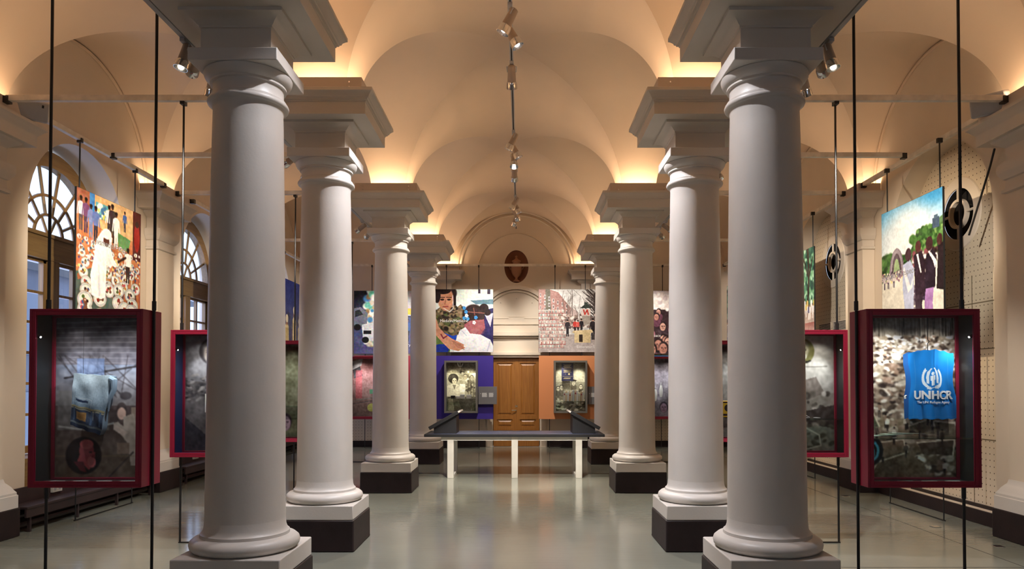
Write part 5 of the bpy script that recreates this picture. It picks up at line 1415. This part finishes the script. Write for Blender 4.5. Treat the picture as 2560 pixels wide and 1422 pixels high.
nave = [(4.75, (-1.9, 5.27, 1.75), 160, 56, 'left one of the pair before the first vault'), (4.95, (1.9, 5.27, 1.75), 160, 56, 'right one of the pair before the first vault'),
        (5.7, (0, 7.0, 0), 320, 80, 'unseen one before the nearest pair, added to brighten the floor'), (7.10, (-1.9, 7.4, 1.75), 330, 56, 'left one of the nearest pair'), (7.40, (1.9, 7.4, 1.75), 330, 56, 'right one of the nearest pair'), (8.40, (0, 12.3, .4), 1250, 34, 'single one below the nearest pair'),  # the one aimed at the near floor is an added out-of-frame lamp
        (10.7, (-1.9, 11.12, 1.75), 300, 56, 'first of the middle cluster'), (11.1, (1.9, 11.12, 1.75), 300, 56, 'second of the middle cluster'), (11.6, (0, 9.6, 0), 520, 80, 'lowest of the middle cluster'), (12.4, (0, 18.2, 1.9), 230, 44, 'single one below the middle cluster'),
        (14.4, (-1.9, 14.84, 1.75), 200, 56, 'first of the far cluster'), (14.75, (1.9, 14.84, 1.75), 200, 56, 'second of the far cluster'), (15.4, (1.3, 17.9, 2.4), 380, 62, 'third of the far cluster'), (15.9, (-1.3, 17.9, 2.4), 380, 62, 'lowest of the far cluster')]
for y, tg, e, ang, lab in nave:
    spot('spotlight on the central track, ' + lab, (0, y, ZT), tg, e, ang, COOL if y < 8.1 else NEU, False, .35 if ang == 56 else .7)
for s, side in ((-1, 'left'), (1, 'right')):
    xw = s * 5.15
    for y, tg, e, ang, w, lab in ((5.52, (s * 3.05, 5.0, 1.3), 0, 50, True, 'uppermost by the nearest column'), (5.70, (xw, 9.2, 3.15), 440, 32, False, 'middle one by the nearest column'), (6.02, (s * 4.3, 8.4, .0), 260, 70, False, 'lowest by the nearest column'),
                                  (8.15, (xw + s * .3, 9.5, 3.0), 210, 62, True, 'near one in the bay behind the second column'), (8.72, (xw, 12.9, 3.2), 430, 34, False, 'far one in the bay behind the second column'),
                                  (11.75, (xw, 13.0, 2.8), 200, 62, True, 'near one behind the third column'), (12.3, (xw, 16.6, 3.2), 380, 34, False, 'far one behind the third column'), (15.4, (s * 3.3, 17.9, 2.9), 240, 50, False, 'one behind the farthest column')):
        spot('spotlight on the %s column-row beam, %s' % (side, lab), (s * (2.47 + .02), y, 4.290), tg, e, ang, WARM if w else NEU, w)

# ------------------------------------------------------------------ lamps hidden in the trays on top of the column blocks
UPC = (1.0, .70, .44)
def strip_light(x, y, lx, ly, e):
    L = bpy.data.lights.new('cove_light', 'AREA'); L.shape = 'RECTANGLE'; L.size = lx; L.size_y = ly; L.energy = e; L.color = UPC
    o = link(bpy.data.objects.new('cove_light', L)); o.location = (x, y, 4.50); o.rotation_euler = (PI, 0, 0)
UPE = 6.2
for s in (-1, 1):
    for y in LINES:
        strip_light(s * CX - s * .37, y, .05, .60, UPE); strip_light(s * CX + s * .37, y, .05, .60, UPE * .45)
        strip_light(s * CX, y - .37, .60, .05, UPE); strip_light(s * CX, y + .37, .60, .05, UPE)
    wx = WL if s < 0 else WR
    for y in LINES:
        strip_light(wx - s * .25, y, .05, .60, UPE * .7); strip_light(wx - s * .12, y - .37, .2, .05, UPE * .5); strip_light(wx - s * .12, y + .37, .2, .05, UPE * .5)
    strip_light(s * CX, END - .25, .60, .05, UPE); strip_light(s * CX - .37, END - .12, .05, .2, UPE * .6); strip_light(s * CX + .37, END - .12, .05, .2, UPE * .6)

# small lamps inside the cases
for s, x in ((-1, -XC), (1, XC - .02)):
    for k, y in enumerate(CY):
        tx = x + (-.02 if s < 0 else .14) if k == 0 else x
        for q in (-1, 1):
            e = ((12 if q == -s else 8) * (.8 if s < 0 else 1)) if k == 0 else (13 if k == 4 else 7)
            light_spot((x + q * .335, y - .108, CZ + CH - .20), (tx, y + .05, 1.50), e, 100, (.93, .97, 1), 1.0, .015)
            light_spot((x + q * .20, y - .10, CZ + CH - .045), (x + q * .1, y + .10, 1.05), e * .45, 120, (1, .95, .88), 1.0, .02)
for x in (-1.36, 1.34):
    for dx in (-.25, .25): light_spot((x + dx, YC - .12, CZ + CH - .05), (x + dx * .6, YC - .02, 1.15), 20, 100, (1, .95, .82), .8, .012)
# work light under the reading table edge
# ------------------------------------------------------------------ daylight
wld = bpy.data.worlds.new('world'); SC.world = wld; wld.use_nodes = True
bg = wld.node_tree.nodes['Background']; bg.inputs['Color'].default_value = (.62, .76, 1.0, 1); bg.inputs['Strength'].default_value = 1.6
for c in BAYC[1:]:
    L = bpy.data.lights.new('window_daylight', 'AREA'); L.shape = 'RECTANGLE'; L.size = 1.9; L.size_y = 3.4; L.energy = 70; L.color = (.48, .58, 1.0)
    o = link(bpy.data.objects.new('window_daylight', L)); o.location = (WINX - .6, c, 2.9); o.rotation_euler = (0, -PI / 2 + .35, 0)

# ------------------------------------------------------------------ camera and view
cam = bpy.data.cameras.new('camera'); co = link(bpy.data.objects.new('camera', cam))
PITCH = math.radians(1.1)
F = 1800.0
co.location = (.103, 0, 1.65); co.rotation_euler = (PI / 2 + PITCH, 0, 0)
cam.sensor_fit = 'HORIZONTAL'; cam.sensor_width = 36; cam.lens = F / 2560 * 36
cam.shift_x = -21 / 2560; cam.shift_y = (244 - F * math.tan(PITCH)) / 2560
cam.clip_end = 200; cam.clip_start = .05
SC.camera = co
SC.view_settings.view_transform = 'Standard'; SC.view_settings.look = 'None'; SC.view_settings.gamma = 1; SC.view_settings.exposure = 0.43
SC.view_settings.use_curve_mapping = False
SC.cycles.use_denoising = True
SC.cycles.max_bounces = 7; SC.cycles.diffuse_bounces = 4; SC.cycles.glossy_bounces = 4; SC.cycles.transparent_max_bounces = 16
SC.cycles.caustics_reflective = False; SC.cycles.caustics_refractive = False
SC.cycles.sample_clamp_indirect = 6
SC.cycles.use_light_tree = True
SC.cycles.use_adaptive_sampling = True; SC.cycles.adaptive_threshold = .025
